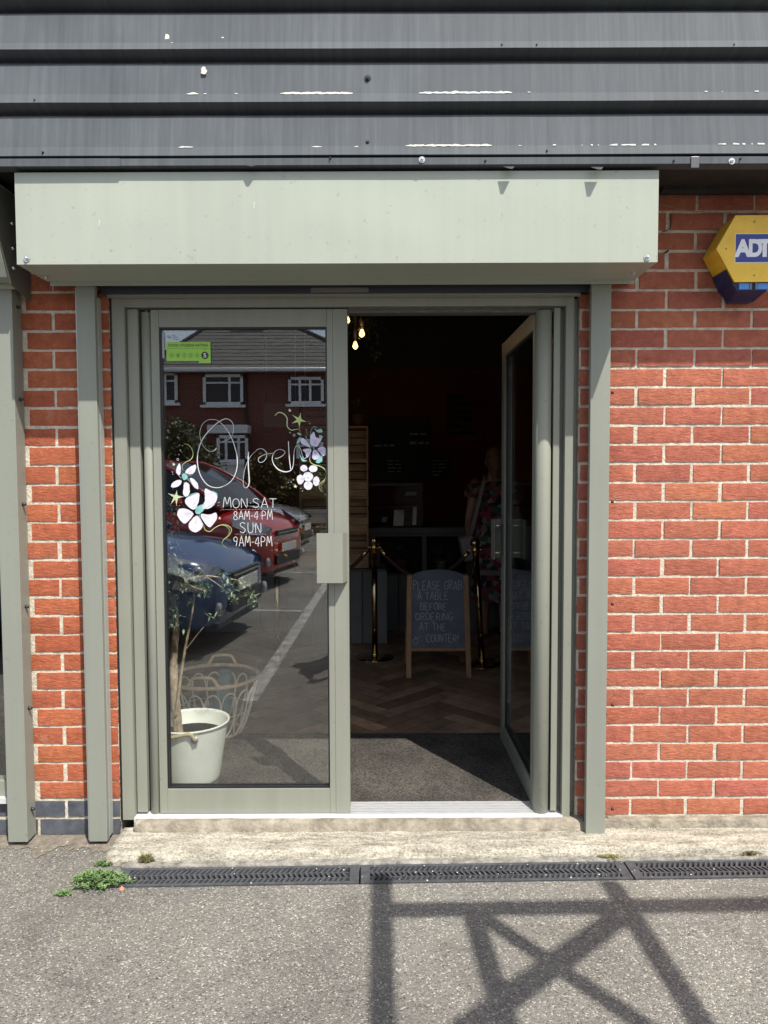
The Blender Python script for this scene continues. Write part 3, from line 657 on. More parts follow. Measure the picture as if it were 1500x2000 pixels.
# ---- neighbour's shutter at the left edge ----
ns = thing('roller_shutter', 'sage green shutter housing and deep guide rail at the left edge of the photo', 'roller shutter', (-1.9, 0, 0))
EX = -1.378
zA = hz(541, -.18, 25); zB = hz(431, -.27, 2); zC = zB + .09
m = MB(); pr = [(-.18, zA), (-.27, zB), (-.28, zC), (-.28, zC + .06), (-.004, zC + .06), (-.004, zA), ]
m.prism([(EX, y, z) for y, z in pr], (-2.0, 0, 0)); m.build('housing', M_BOX, ns, bevel=.001)
m = MB(); zl = hz(553, -.09, 30); m.box(EX - 2, EX - .004, -.092, -.08, hz(564, -.09, 30), zA - .001); m.build('housing_lip', M_BOX, ns, bevel=.001)
m = MB(); m.prism([(EX + .002, y, z) for y, z in ((-.17, zA - .02), (-.26, zB), (-.27, zC + .05), (-.006, zC + .05), (-.006, zA - .05), (-.02, zA - .05))], (.003, 0, 0)); m.build('end_plate', mat('end_plate', (.12, .12, .10), .5), ns)
for z in (zB + .03, zB - .06, zA + .04):
    mm = MB(); mm.lathe([(0, 0), (.008, .0), (.008, .006), (.004, .012), (0, .013)], (EX + .005, -.15, z), 12, axis='x'); mm.build('bolt', M_STEEL, ns)
GX1 = hx(33, -.078); GX0 = hx(-6, -.078)
gr = rail('guide_rail', GX0, GX1, hz(1645, -.078, 40), -.078, -.004, ns)
for py in (600, 780, 985, 1185, 1383, 1580):
    p = at(40, py, -.04); mm = MB(); mm.lathe([(0, 0), (.007, 0), (.007, .006), (.004, .014), (0, .014)], (GX1, -.04, p.z), 12, axis='x'); mm.build('bolt', M_SCREWD, gr)
# neighbouring shop window behind it
nw = thing('shop_window', 'sliver of dark shop window behind the left guide rail', 'window', (-2.2, .03, .15))
m = MB(); WX = -1.425
for (z0, z1) in ((.155, .235), (2.10, 2.2)): m.box(-3.2, WX, .0, .06, z0, z1)
m.box(WX - .05, WX, .001, .061, .236, 2.099); m.box(-3.2, -3.14, .001, .061, .236, 2.099); m.build('window_frame', M_FRAME, nw, bevel=.001)
m = MB(); m.box(-3.14, WX - .05, .02, .026, .235, 2.1); m.build('pane', M_GLASS, nw)
m = MB(); m.box(-3.2, WX, -.025, .0, .152, .172); m.build('sill', M_ALU, nw)

# =====================================================================
# DOOR FRAME
# =====================================================================
df = thing('door_frame', 'sage green aluminium frame around the double doorway with bright metal threshold', 'door frame', (0, 0, .1))
zh0 = hz(598, 0); zh1 = hz(580, 0)
FL0, FL1, FR0, FR1 = hx(225, 0), hx(249, 0), hx(1103, 0), hx(1119, 0)
m = MB(); m.box(FL0, FL1, 0, .09, .072, zh1); m.build('jamb', M_FRAME, df, bevel=.001)
m = MB(); m.box(FR0, FR1, 0, .09, .072, zh1); m.box(FR1 + .0002, XR, .03, .09, .072, zh1 - .003); m.build('jamb', M_FRAME, df, bevel=.001)
m = MB(); m.box(FL1, FR0, .0006, .0896, zh0, zh1 - .0006); m.box(FL0 - .012, FR1 + .02, -.016, .0, zh1 + .0005, hz(573, -.016)); m.box(FL0 - .012, FR1 + .02, -.016, -.012, zh1 - .004, zh1)
m.build('head', M_FRAME, df, bevel=.0008)
m = MB(); m.box(FL0 - .05, FR1 + .05, .001, .1, hz(573, -.016) - .002, 2.2); m.box(XLp, FL0 - .0005, .008, .09, .07, 2.19); m.build('frame_sealant', M_DARK, df)
IL0, IL1 = hx(255, .02), hx(275, .02); IR0, IR1 = hx(1080, .02), hx(1092, .02)
zi = hz(602, .02)
for (a_, b_) in ((IL0, IL1), (IR0, IR1)):
    m = MB(); m.box(a_, b_, .02, .088, .094, zi); m.build('inner_jamb', M_FRAME, df, bevel=.001)
m = MB(); m.box(FL1, IL0 - .0003, .03, .087, .094, zi); m.box(IR1 + .0003, FR0, .045, .087, .094, zi); m.box(IL1 + .0003, hx(279, .02), .06, .086, .094, zi); m.build('rebate', M_FRAME, df)
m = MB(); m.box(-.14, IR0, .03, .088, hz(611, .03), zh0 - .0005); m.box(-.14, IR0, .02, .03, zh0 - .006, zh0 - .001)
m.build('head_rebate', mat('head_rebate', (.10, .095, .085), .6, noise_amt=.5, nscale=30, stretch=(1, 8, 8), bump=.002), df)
m = MB(); x0 = hx(262, -.012, 1602); x1 = hx(1099, -.012, 1602); TZ = hz(1596, -.014)
m.box(x0, x1, -.014, .016, TZ - .021, TZ); m.box(FL1 + .001, -.145, .016, .092, TZ - .02, TZ - .001)
m.build('threshold', M_ALU, df, bevel=.0008)
m = MB(); zi_ = hz(1583, .093)
for k in range(5):
    y0 = .0165 + k * .0155; za = TZ + (FLOOR - .001 - TZ) * k / 4.6; m.box(-.143, FR0 - .001, y0, y0 + .0155, TZ - .022, za); m.box(-.143, FR0 - .001, y0 + .010, y0 + .0135, za, za + .0015)
m.build('threshold_ramp', mat('ramp_aluminium', (.42, .42, .42), .5, .2, .2, 25, .0008, 80, (1, 20, 20)), df)

# =====================================================================
# DOOR LEAVES (built in their own space: pivot at the origin, outer face towards -y)
# =====================================================================
LB, LT = TZ + .001, hz(603, .02); PB, PT = hz(1535, .042, 480), hz(642, .042, 480)
LW = .7966; CYR = .0208
def leaf_door(side, label):
    s = side; th = thing('glazed_door', label, 'door', (0, 0, 0))
    def bx(m, u0, u1, y0, y1, z0, z1, mi=0):
        a_, b_ = sorted((s * u0, s * u1)); m.box(a_, b_, y0, y1, z0, z1, mi)
    cr = CYR if s > 0 else .0322; cxo = 0 if s > 0 else -.0; m = MB(); m.lathe([(cr - .002, LB - .004), (cr, LB - .002), (cr, LT - .010), (cr - .002, LT - .008)], (cxo, cr, 0), 36); m.lathe([(.006, LT - .008), (.006, LT + .004)], (cxo, cr, 0), 12)
    m.build('pivot_post', M_FRAME, th, bevel=0)
    m = MB(); bx(m, .0212, .0525, .001, .046, LB, LT); m.build('stile', M_FRAME, th, bevel=.0012)
    m = MB(); bx(m, .715, .7385, .001, .046, LB, LT); bx(m, .7390, LW, 0, .047, LB, LT); m.build('stile', M_FRAME, th, bevel=.0012)
    m = MB(); bx(m, .0530, .7145, .0015, .0455, LB, PB - .004); m.build('rail', M_FRAME, th, bevel=.0008)
    m = MB(); bx(m, .0530, .7145, .0015, .0455, PT + .003, LT); m.build('rail', M_FRAME, th, bevel=.0008)
    m = MB()
    for (y0, y1) in ((.0085, .019), (.029, .041)):
        bx(m, .0527, .0600, y0, y1, PB - .003, PT + .002); bx(m, .7090, .7148, y0, y1, PB - .003, PT + .002)
        bx(m, .0601, .7089, y0, y1, PB - .003, PB + .004); bx(m, .0601, .7089, y0, y1, PT - .003, PT + .002)
    m.build('gasket', M_DARK, th)
    m = MB(); bx(m, .0530, .7145, .020, .0275, PB - .002, PT + .001); m.build('pane', M_GLASS, th)
    # pull handle: a folded plate, one on each face
    hz0, hz1 = hz(1140, -.05, 640), hz(1042, -.05, 640)
    for (sg, y0) in ((-1, 0), (1, .047)):
        m = MB(); r_ = .008
        pts = [(.673, -.055), (.775, -.055), (.792, -.001), (.789, -.0008), (.772, -.052), (.673, -.052)]
        if sg == 1: pts = [(u, .047 - y) for u, y in pts]
        vs = [(s * u, y, hz0) for u, y in pts]
        m.prism(vs, (0, 0, hz1 - hz0)); o = m.build('handle', M_FRAME, th, bevel=.0028)
        m = MB()
        for z in (hz0 + .03, hz1 - .03):
            ya, yb = ((-.052, 0) if sg < 0 else (.047, .099)); m.tube([(s * .742, ya, z), (s * .742, yb, z)], .006, 12)
        m.build('handle_stud', M_STEEL, o)
    m = MB(); bx(m, LW, LW + .0012, .012, .034, 1.15, 1.27); m.build('lock_plate', M_STEEL, th, bevel=.0004)
    return th
dl = leaf_door(1, 'closed left glass door leaf painted with flowers and opening hours'); dl.location = (-.9387, .02, 0)
dr = leaf_door(-1, 'right glass door leaf swung open into the dark shop'); dr.location = (.6040, .040, 0); dr.rotation_euler = (0, 0, R(-89.5))
# worn edges and splashes on the meeting stile
# =====================================================================
# PAINT, LETTERING AND STICKERS ON THE CLOSED LEAF (world space, then moved under the leaf)
# =====================================================================
YP = .0390
dl_off = dl.location.copy()
def under_leaf(mb, name, mats, leaf_=None):
    leaf_ = leaf_ or dl
    mb.v = [tuple(Vector(p) - dl_off) for p in mb.v]
    leaf_['_o'] = (0, 0, 0)
    return mb.build(name, mats, leaf_)
M_TEAL = mat('window_paint_teal', (.10, .33, .31), .7, col2=(.28, .50, .48), nscale=60)
M_LAV = mat('window_paint_lavender', (.42, .38, .52), .75, col2=(.58, .54, .68), nscale=45, bump=.0005, bscale=120)
M_PETAL = mat('window_paint_petal', (.52, .48, .56), .75, col2=(.72, .69, .74), nscale=50, bump=.0005, bscale=120)
M_LIME = mat('window_paint_lime', (.32, .42, .12), .7, col2=(.46, .55, .25), nscale=60)
M_SAGEP = mat('window_paint_sage', (.34, .42, .22), .7, col2=(.5, .56, .36), nscale=60)
M_CREAM = mat('window_paint_cream', (.78, .70, .45), .7)
M_INK = mat('window_paint_black', (.02, .02, .022), .7)
def C6(u, v): return (300 + u / 3.947, 780 + v / 3.947)
def C5(u, v): return (310 + u / 7.895, 780 + v / 7.895)
def C4(u, v): return (500 + u / 10., 780 + v / 10.)
def C3(u, v): return (310 + u / 4.839, 880 + v / 4.839)
layer = [0]
def ribbon(m, pts, wfun, mi=0, n=8, raw=False):
    """brush stroke: pixel path -> ribbon on the pane; wfun(t) = width in metres"""
    layer[0] += 1; y = YP - .00002 * (layer[0] % 40)
    P = [at(p[0], p[1], y) for p in pts]; S = P if raw else smooth(P, n)
    L = []; Rr = []
    for i, p in enumerate(S):
        t = S[min(i + 1, len(S) - 1)] - S[max(i - 1, 0)]; t.y = 0
        if t.length < 1e-9: t = Vector((1, 0, 0))
        t.normalize(); nrm = Vector((-t.z, 0, t.x)); k = i / max(1, len(S) - 1)
        w_ = (wfun(k, t) if callable(wfun) else wfun) / 2
        w_ *= 1 + .12 * noise.noise(Vector((p.x * 90, p.z * 90, 0)))
        L.append(p + nrm * w_); Rr.append(p - nrm * w_)
    for i in range(len(S) - 1): m.poly([L[i], L[i + 1], Rr[i + 1], Rr[i]], mi)
def cal(base, thick):                        # pointed-pen: thick on downward verticals
    return lambda k, t: base + thick * max(0, abs(t.z) - .25) * (1 if True else 0)
def blob(m, p, r, mi=0, n=12, ry=None):
    layer[0] += 1; c = at(p[0], p[1], YP - .00002 * (layer[0] % 40)); ry = ry or r
    m.poly([c + Vector((math.cos(k * 6.2832 / n) * r, 0, math.sin(k * 6.2832 / n) * ry)) for k in range(n)], mi)
def shape(m, pts, mi=0, n=5, wob=.0012):
    layer[0] += 1; y = YP - .00002 * (layer[0] % 40)
    P = [at(p[0], p[1], y) for p in pts]; P = [P[-1]] + P + [P[0], P[1]]
    S = smooth(P, n)[n:-n - 0]; S = S[:len(pts) * n]
    c = sum(S, Vector()) / len(S)
    S = [p + (p - c).normalized() * wob * noise.noise(Vector((p.x * 160, p.z * 160, 3))) for p in S]
    for i in range(len(S)): m.poly([c, S[i], S[(i + 1) % len(S)]], mi)
def ring(m, p, r, w_, mi=0):
    c = at(p[0], p[1], YP - .0003)
    for k in range(20):
        a, b = k * .31416, (k + 1) * .31416
        m.poly([c + Vector((math.cos(a) * r, 0, math.sin(a) * r)), c + Vector((math.cos(b) * r, 0, math.sin(b) * r)), c + Vector((math.cos(b) * (r - w_), 0, math.sin(b) * (r - w_))), c + Vector((math.cos(a) * (r - w_), 0, math.sin(a) * (r - w_)))], mi)
def star(m, c, tips, mi=0, inner=.34):
    layer[0] += 1; y = YP - .00002 * (layer[0] % 40); cc = at(c[0], c[1], y); T = [at(p[0], p[1], y) for p in tips]
    T.sort(key=lambda p: math.atan2(p.z - cc.z, p.x - cc.x)); n = len(T)
    for i in range(n):
        def inn(a, b):
            v = ((a - cc).normalized() + (b - cc).normalized()).normalized() * min((a - cc).length, (b - cc).length) * inner; return cc + v
        m.poly([cc, inn(T[i - 1], T[i]), T[i], inn(T[i], T[(i + 1) % n])], mi)
# "Open"
m = MB()
O = [(890, 750), (855, 790), (800, 802), (750, 785), (700, 735), (660, 670), (637, 580), (636, 500), (660, 410), (700, 355), (760, 318), (820, 310), (890, 318), (940, 350), (1000, 405), (1060, 480), (1112, 575), (1150, 660), (1180, 760), (1203, 850), (1213, 950), (1208, 1050), (1185, 1140), (1140, 1230), (1070, 1300), (980, 1345), (900, 1362), (810, 1348), (740, 1308), (680, 1235), (635, 1150), (605, 1040), (595, 930), (605, 820), (630, 720), (665, 635), (720, 550), (790, 470), (860, 400), (930, 345), (1000, 308), (1050, 300), (1105, 325), (1140, 370), (1155, 440), (1145, 520), (1110, 585), (1060, 628), (980, 650)]
def wO(k, t):
    if k < .04: return .0042 - .0035 * k / .04 + .0006
    if k < .26: return .0014
    if k < .52: return .0014 + .0022 * math.sin((k - .26) / .26 * math.pi)
    if k < .86: return .0024 + .0012 * math.sin((k - .52) / .34 * math.pi)
    return max(.0009, .0026 - .0125 * (k - .86))
ribbon(m, [C5(*p) for p in O], wO, n=8)
Pp = [(1385, 810), (1380, 900), (1383, 1050), (1393, 1180), (1395, 1290), (1370, 1350), (1335, 1365), (1310, 1330), (1304, 1250), (1315, 1140), (1345, 1020), (1385, 930), (1440, 850), (1500, 795)]
ribbon(m, [C5(*p) for p in Pp], lambda k, t: .0042 if k < .3 else max(.0012, .0042 - .02 * (k - .3)), n=8)
pq = [(0, 1000), (60, 965), (130, 970), (185, 1015), (208, 1080), (195, 1150), (150, 1210), (90, 1232), (48, 1205), (55, 1145), (130, 1095), (220, 1068), (330, 1050)]
ribbon(m, [C4(*p) for p in pq], .0016, n=8)
ee = [(370, 1155), (460, 1135), (535, 1085), (566, 1035), (530, 993), (450, 978), (375, 1015), (330, 1090), (318, 1180), (355, 1280), (440, 1370), (560, 1413), (650, 1402), (705, 1355), (730, 1260), (737, 1150), (743, 1030), (765, 945), (800, 905), (840, 922), (880, 1000), (903, 1090), (940, 1155), (990, 1130)]
ribbon(m, [C4(*p) for p in ee], lambda k, t: .0013 + .0030 * math.exp(-((k - .46) / .09) ** 2) + .0006 * abs(t.z), n=8)
ribbon(m, [C4(*p) for p in [(632, 820), (638, 920), (645, 1050), (655, 1190), (668, 1290), (680, 1370)]], .0032, n=6)
under_leaf(m, 'open_lettering', M_WHITEPAINT)
# hand-drawn capitals (single strokes in a unit box)
G = {'A': [[(0, 0), (.28, 1), (.34, 1), (.62, 0)], [(.12, .36), (.52, .38)]], 'B': [[(.04, 0), (.04, 1), (.4, .95), (.5, .76), (.36, .55), (.05, .52)], [(.3, .53), (.56, .4), (.55, .14), (.3, 0), (.04, 0)]],
     'C': [[(.58, .85), (.38, 1), (.15, .88), (.03, .5), (.14, .12), (.36, 0), (.58, .14)]], 'E': [[(.5, 1), (.05, .98), (.05, .02), (.52, 0)], [(.05, .5), (.42, .52)]], 'F': [[(.52, 1), (.05, .98), (.05, 0)], [(.05, .52), (.42, .54)]],
     'G': [[(.6, .85), (.4, 1), (.16, .9), (.03, .5), (.14, .1), (.4, 0), (.6, .14), (.6, .42), (.36, .42)]], 'H': [[(.05, 1), (.05, 0)], [(.55, 1), (.55, 0)], [(.05, .5), (.55, .5)]], 'I': [[(.1, 1), (.1, 0)]],
     'L': [[(.06, 1), (.05, 0), (.5, .02)]], 'M': [[(.02, 0), (.12, .98), (.2, .98), (.38, .35), (.56, .98), (.64, .98), (.74, 0)]], 'N': [[(.05, 0), (.05, 1), (.52, .02), (.55, 1)]], 'O': [[(.3, 1), (.1, .85), (.02, .5), (.12, .12), (.32, 0), (.54, .14), (.62, .5), (.5, .88), (.3, 1)]],
     'P': [[(.06, 0), (.06, 1), (.42, .97), (.56, .76), (.42, .52), (.07, .5)]], 'R': [[(.06, 0), (.06, 1), (.42, .97), (.54, .76), (.4, .55), (.07, .5)], [(.26, .5), (.58, 0)]], 'S': [[(.52, .86), (.34, 1), (.1, .92), (.06, .7), (.3, .52), (.52, .34), (.48, .1), (.24, 0), (.02, .14)]],
     'T': [[(.0, 1), (.62, 1)], [(.31, 1), (.31, 0)]], 'U': [[(.05, 1), (.05, .3), (.16, .04), (.4, .02), (.53, .28), (.54, 1)]], 'D': [[(.05, 0), (.05, 1), (.36, .94), (.58, .62), (.54, .25), (.32, .03), (.05, 0)]], 'Y': [[(0, 1), (.28, .5), (.58, 1)], [(.28, .5), (.26, 0)]],
     '8': [[(.3, .52), (.1, .66), (.12, .92), (.3, 1), (.48, .9), (.46, .66), (.3, .52), (.06, .34), (.08, .08), (.3, 0), (.52, .1), (.5, .36), (.3, .52)]], '4': [[(.4, 0), (.42, 1), (.02, .34), (.6, .36)]], '9': [[(.5, .86), (.3, 1), (.08, .88), (.06, .64), (.26, .5), (.48, .62), (.5, .86), (.46, .4), (.34, 0)]],
     '-': [[(.06, .45), (.36, .47)]], '.': [[(.08, .5), (.14, .5)]], '!': [[(.1, 1), (.08, .32)], [(.06, .04), (.1, 0)]], ' ': []}
def gw(ch): return {'M': .86, 'I': .28, '-': .5, '.': .3, '!': .3, ' ': .45}.get(ch, .76)
def hand_text(txt, x0, x1, ytop, ybot, draw, jit=.03, seed=1):
    rnd = random.Random(seed); W_ = sum(gw(c) for c in txt) - .14; k = (x1 - x0) / W_; x = x0
    for c in txt:
        dy = rnd.uniform(-jit, jit) * (ybot - ytop); sc_ = 1 + rnd.uniform(-jit, jit)
        for st in G[c]:
            draw([(x + u * k, ybot + dy - v * (ybot - ytop) * sc_) for u, v in st])
        x += gw(c) * k
m = MB()
for (txt, x0, x1, yt, yb, sd) in (('MON.SAT', 607, 1112, 452, 540, 1), ('8AM-4.PM', 706, 1074, 575, 652, 2), ('SUN', 766, 972, 682, 778, 3), ('9AM-4PM', 706, 1070, 815, 905, 4)):
    hand_text(txt, x0, x1, yt, yb, lambda st: ribbon(m, [C3(*p) for p in st], .0023, n=4), seed=sd)
under_leaf(m, 'hours_lettering', M_WHITEPAINT)
m = MB()
for (x0, x1, y) in ((600, 1098, 557), (725, 1018, 790)):
    x = x0; k = 0
    while x < x1: blob(m, C3(x, y + 2 * math.sin(k * 2.1)), .0009 + .0004 * (k % 2), n=7); x += 15; k += 1
for p in ((563, 492), (560, 520), (572, 489)): blob(m, C3(*p), .0013, n=7)
for p, r in (((365, 712), .0014), ((333, 782), .0019), ((312, 850), .0017), ((207, 1117), .0012), ((218, 1155), .0014)): blob(m, C5(*p), r, n=8)
for p, r in (((1025, 430), .0012), ((1050, 475), .0018), ((980, 595), .0018), ((990, 640), .0013), ((1000, 685), .0013), ((630, 1620), .0015), ((685, 1615), .0017), ((875, 1740), .0016), ((905, 1790), .0018), ((910, 515), .0008)): blob(m, C4(*p), r, n=8)
for p in ((212, 492), (197, 520), (130, 205), (134, 223)): blob(m, C3(*p), .0013, n=7)
under_leaf(m, 'painted_dots', M_WHITEPAINT)
m = MB(); ring(m, C5(293, 927), .0046, .0013); ring(m, C4(745, 700), .0048, .0012); ring(m, C4(665, 650), .0026, .0009); ring(m, C4(730, 1570), .0022, .001)
under_leaf(m, 'painted_rings', M_WHITEPAINT)
# stars
def one_star(c, tips, mt, dots=True):
    m = MB(); star(m, c, tips, 0)
    if dots:
        for p in tips: blob(m, p, .0014, 1, 8)
    under_leaf(m, 'painted_star', [mt, M_WHITEPAINT])
one_star(C4(845, 400), [C4(*p) for p in ((872, 275), (720, 312), (710, 465), (850, 550), (968, 435))], M_LIME)
one_star(C4(660, 215), [C4(*p) for p in ((655, 170), (625, 195), (635, 245), (680, 250), (698, 210))], M_CREAM, False)
one_star(C4(772, 1700), [C4(*p) for p in ((760, 1655), (725, 1695), (745, 1730), (795, 1735), (808, 1690))], M_CREAM, False)
one_star(C3(165, 435), [C3(*p) for p in ((170, 382), (92, 407), (117, 500), (168, 518), (232, 437))], M_SAGEP)
one_star(C5(232, 1002), [C5(*p) for p in ((235, 970), (205, 990), (215, 1025), (240, 1030), (262, 1000))], M_CREAM, False)
one_star(C3(575, 638), [C3(*p) for p in ((575, 622), (558, 635), (565, 655), (585, 655), (594, 636))], M_SAGEP, False)
# vines
def vine(pts, w_, mt):
    m = MB(); ribbon(m, pts, lambda k, t: w_ * (.45 + .75 * math.sin(math.pi * min(1, k + .12))), n=8); under_leaf(m, 'painted_vine', mt)
vine([C4(*p) for p in ((370, 320), (430, 260), (500, 262), (565, 305), (608, 375), (605, 470), (620, 545), (690, 600), (780, 585), (835, 583), (865, 625))], .0032, M_SAGEP)
vine([C5(*p) for p in ((390, 685), (450, 700), (505, 755), (530, 850), (495, 925), (420, 965), (365, 1015), (368, 1075), (395, 1100))], .0022, M_LIME)
vine([C3(*p) for p in ((425, 715), (442, 752), (485, 765), (530, 730), (590, 703), (650, 708), (688, 745), (665, 800), (612, 845), (600, 885), (640, 915))], .0024, M_LIME)
vine([C3(*p) for p in ((600, 703), (640, 718), (668, 752), (655, 800), (615, 838))], .0013, M_LIME)
vine([C4(*p) for p in ((1045, 1150), (1068, 1230), (1150, 1280), (1260, 1310), (1345, 1370), (1378, 1470), (1335, 1570), (1255, 1640), (1232, 1710), (1280, 1805))], .0028, M_LIME)
vine([C4(*p) for p in ((1345, 1370), (1388, 1440), (1380, 1540), (1310, 1630), (1270, 1690), (1310, 1800))], .0014, M_SAGEP)
# flowers: [petal outlines], centre, materials
def flower(petals, centre, fringe, mt, name='painted_flower', spokes=()):
    m = MB()
    for fr_ in fringe: shape(m, fr_, 1)
    for q in petals: shape(m, q, 0, wob=.0018)
    for q in petals:                                       # brushed veins
        cx = sum(p[0] for p in q) / len(q); cy = sum(p[1] for p in q) / len(q)
        for k in (-.22, .05, .3):
            dx, dy = cx - centre[0], cy - centre[1]
            ribbon(m, [(centre[0] + dx * .35 - dy * k * .3, centre[1] + dy * .35 + dx * k * .3), (cx - dy * k * .5, cy + dx * k * .5)], .0007, 2 if k == .05 else 1, n=3)
    for s_ in spokes: ribbon(m, s_, .0016, 1, n=4)
    blob(m, centre, .003, 1, 8)
    under_leaf(m, name, [mt, M_TEAL, M_INK])
flower([[C4(*p) for p in q] for q in (((1085, 900), (1058, 800), (1075, 690), (1135, 635), (1170, 740), (1275, 760), (1270, 800), (1190, 920)), ((1060, 930), (960, 900), (880, 855), (880, 770), (930, 760), (1000, 830)),
       ((1085, 985), (1000, 965), (915, 985), (965, 1050), (980, 1110), (1020, 1125)), ((1120, 990), (1190, 1010), (1240, 1085), (1220, 1145), (1165, 1180), (1100, 1145)), ((1205, 970), (1290, 925), (1360, 955), (1355, 1060), (1310, 1110), (1250, 1040)))],
       C4(1130, 950), [[C4(*p) for p in q] for q in (((1130, 560), (1180, 600), (1270, 575), (1300, 640), (1240, 650), (1200, 640)), ((1240, 700), (1300, 720), (1290, 760), (1240, 745)), ((800, 870), (810, 800), (850, 740), (890, 770), (850, 830)), ((1370, 1000), (1415, 1030), (1390, 1100), (1360, 1080)), ((1240, 1100), (1290, 1130), (1290, 1210), (1220, 1245), (1170, 1215)), ((860, 1060), (890, 1130), (950, 1180), (1000, 1200), (900, 1205)), ((800, 655), (860, 660), (890, 695), (830, 690)))], M_LAV,
       spokes=([C4(*p) for p in ((1100, 940), (1040, 840), (965, 715))], [C4(*p) for p in ((1060, 780), (1070, 620), (1130, 530), (1190, 560))], [C4(*p) for p in ((860, 1040), (870, 1130), (960, 1210))]))
flower([[C4(cx + math.cos(a) * rx, cy + math.sin(a) * ry) for a in [k * .785 for k in range(8)]] for cx, cy, rx, ry in ((935, 1345, 70, 62), (1115, 1355, 82, 68), (1175, 1600, 62, 95), (1020, 1680, 85, 85), (865, 1565, 66, 98), (1015, 1510, 100, 90))],
       C4(1020, 1530), [], M_PETAL)
flower([[C5(*p) for p in q] for q in (((320, 985), (275, 1070), (275, 1140), (325, 1165), (343, 1070)), ((412, 1130), (450, 1065), (560, 1008), (575, 1060), (545, 1130), (480, 1155)), ((345, 1250), (270, 1252), (198, 1305), (208, 1360), (290, 1345), (345, 1295)), ((480, 1218), (545, 1232), (600, 1300), (606, 1385), (530, 1330)), ((400, 1285), (382, 1370), (375, 1450), (410, 1500), (465, 1470), (480, 1390), (462, 1300)))],
       C5(400, 1190), [[C5(*p) for p in ((360, 1165), (405, 1140), (445, 1190), (430, 1230), (380, 1240))]], M_PETAL, spokes=([C5(300, 1165), C5(340, 1205), C5(400, 1195)], [C5(440, 1185), C5(520, 1155), C5(560, 1100)], [C5(400, 1190), C5(470, 1250), C5(560, 1370)]))
flower([[C3(*p) for p in q] for q in (((330, 560), (262, 515), (252, 460), (300, 430), (375, 402), (383, 450), (368, 510)), ((410, 535), (436, 470), (436, 365), (480, 375), (540, 412), (548, 468), (500, 535), (440, 552)), ((325, 590), (262, 552), (195, 553), (176, 608), (205, 658), (250, 690), (315, 625)), ((340, 625), (288, 685), (290, 740), (345, 773), (400, 742), (416, 690), (372, 622)), ((398, 602), (480, 605), (540, 588), (550, 640), (515, 695), (478, 724), (425, 670)))],
       C3(368, 575), [[C3(*p) for p in ((345, 570), (365, 530), (420, 510), (430, 550), (400, 590), (360, 600))], [C3(*p) for p in ((245, 470), (300, 415), (370, 395), (300, 425))], [C3(*p) for p in ((500, 380), (548, 400), (555, 450), (530, 400))]], M_PETAL, spokes=([C3(380, 600), C3(400, 660), C3(430, 710)], [C3(400, 560), C3(450, 540), C3(530, 500)]))

# ---- fonts for printed lettering ----
def text_mb(txt, size, bold=0, width=1.0):
    cu = bpy.data.curves.new('t', 'FONT'); cu.body = txt; cu.size = size; cu.offset = bold; cu.align_x = 'LEFT'; cu.align_y = 'BOTTOM_BASELINE' if False else 'BOTTOM'
    o = bpy.data.objects.new('t', cu); COL.objects.link(o); dg = bpy.context.evaluated_depsgraph_get(); dg.update()
    me = bpy.data.meshes.new_from_object(o.evaluated_get(dg)); vs = [v.co.copy() for v in me.vertices]; fs = [tuple(p.vertices) for p in me.polygons]
    bpy.data.objects.remove(o); bpy.data.curves.remove(cu); bpy.data.meshes.remove(me)
    return vs, fs
def put_text(m, txt, x0, x1, z0, z1, y, mi=0, bold=0):
    vs, fs = text_mb(txt, 1, bold); xa = min(v.x for v in vs); xb = max(v.x for v in vs); ya = min(v.y for v in vs); yb = max(v.y for v in vs)
    m.raw([(x0 + (v.x - xa) / (xb - xa) * (x1 - x0), y, z0 + (v.y - ya) / (yb - ya) * (z1 - z0)) for v in vs], fs, mi)
# food hygiene sticker (inside face of the pane, read through it)
M_GREEN = mat('sticker_green', (.31, .58, .085), .6); M_STK = mat('sticker_black', (.02, .03, .02), .6); M_DKG = mat('sticker_dark_green', (.07, .17, .02), .6)
YS = .0375
def S(u, v, y=YS): return at(310 + u / 11.538, 630 + v / 11.538, y)
m = MB()
a_, b_ = S(175, 870), S(1165, 435); m.poly([(a_.x, YS, a_.z), (b_.x, YS, a_.z), (b_.x, YS, b_.z), (a_.x, YS, b_.z)], 0)
a_, b_ = S(910, 918), S(1180, 868); m.poly([(a_.x, YS, a_.z), (b_.x, YS, a_.z), (b_.x, YS, b_.z), (a_.x, YS, b_.z)], 0)
a_, b_ = S(185, 587), S(1165, 578); m.poly([(a_.x, YS - .0002, a_.z), (b_.x, YS - .0002, a_.z), (b_.x, YS - .0002, b_.z), (a_.x, YS - .0002, b_.z)], 2)
a_, b_ = S(225, 545), S(1110, 478); put_text(m, 'FOOD HYGIENE RATING', a_.x, b_.x, a_.z, b_.z, YS - .0003, 1, .01)
for i, cx in enumerate((290, 435, 577, 718, 863)):
    c = S(cx, 740); r_ = .0085
    for k in range(18):
        a, b = k * .349, (k + 1) * .349; q = r_ * .84
        m.poly([(c.x + math.cos(a) * r_, YS - .0003, c.z + math.sin(a) * r_), (c.x + math.cos(b) * r_, YS - .0003, c.z + math.sin(b) * r_), (c.x + math.cos(b) * q, YS - .0003, c.z + math.sin(b) * q), (c.x + math.cos(a) * q, YS - .0003, c.z + math.sin(a) * q)], 2)
    put_text(m, str(i), c.x - .0032, c.x + .0032, c.z - .0042, c.z + .0042, YS - .0003, 2, .01)
c = S(1040, 740); m.poly([(c.x + math.cos(k * .262) * .0145, YS - .0004, c.z + math.sin(k * .262) * .0145) for k in range(24)], 1)
put_text(m, '5', c.x - .0062, c.x + .0062, c.z - .009, c.z + .009, YS - .0006, 3, .03)
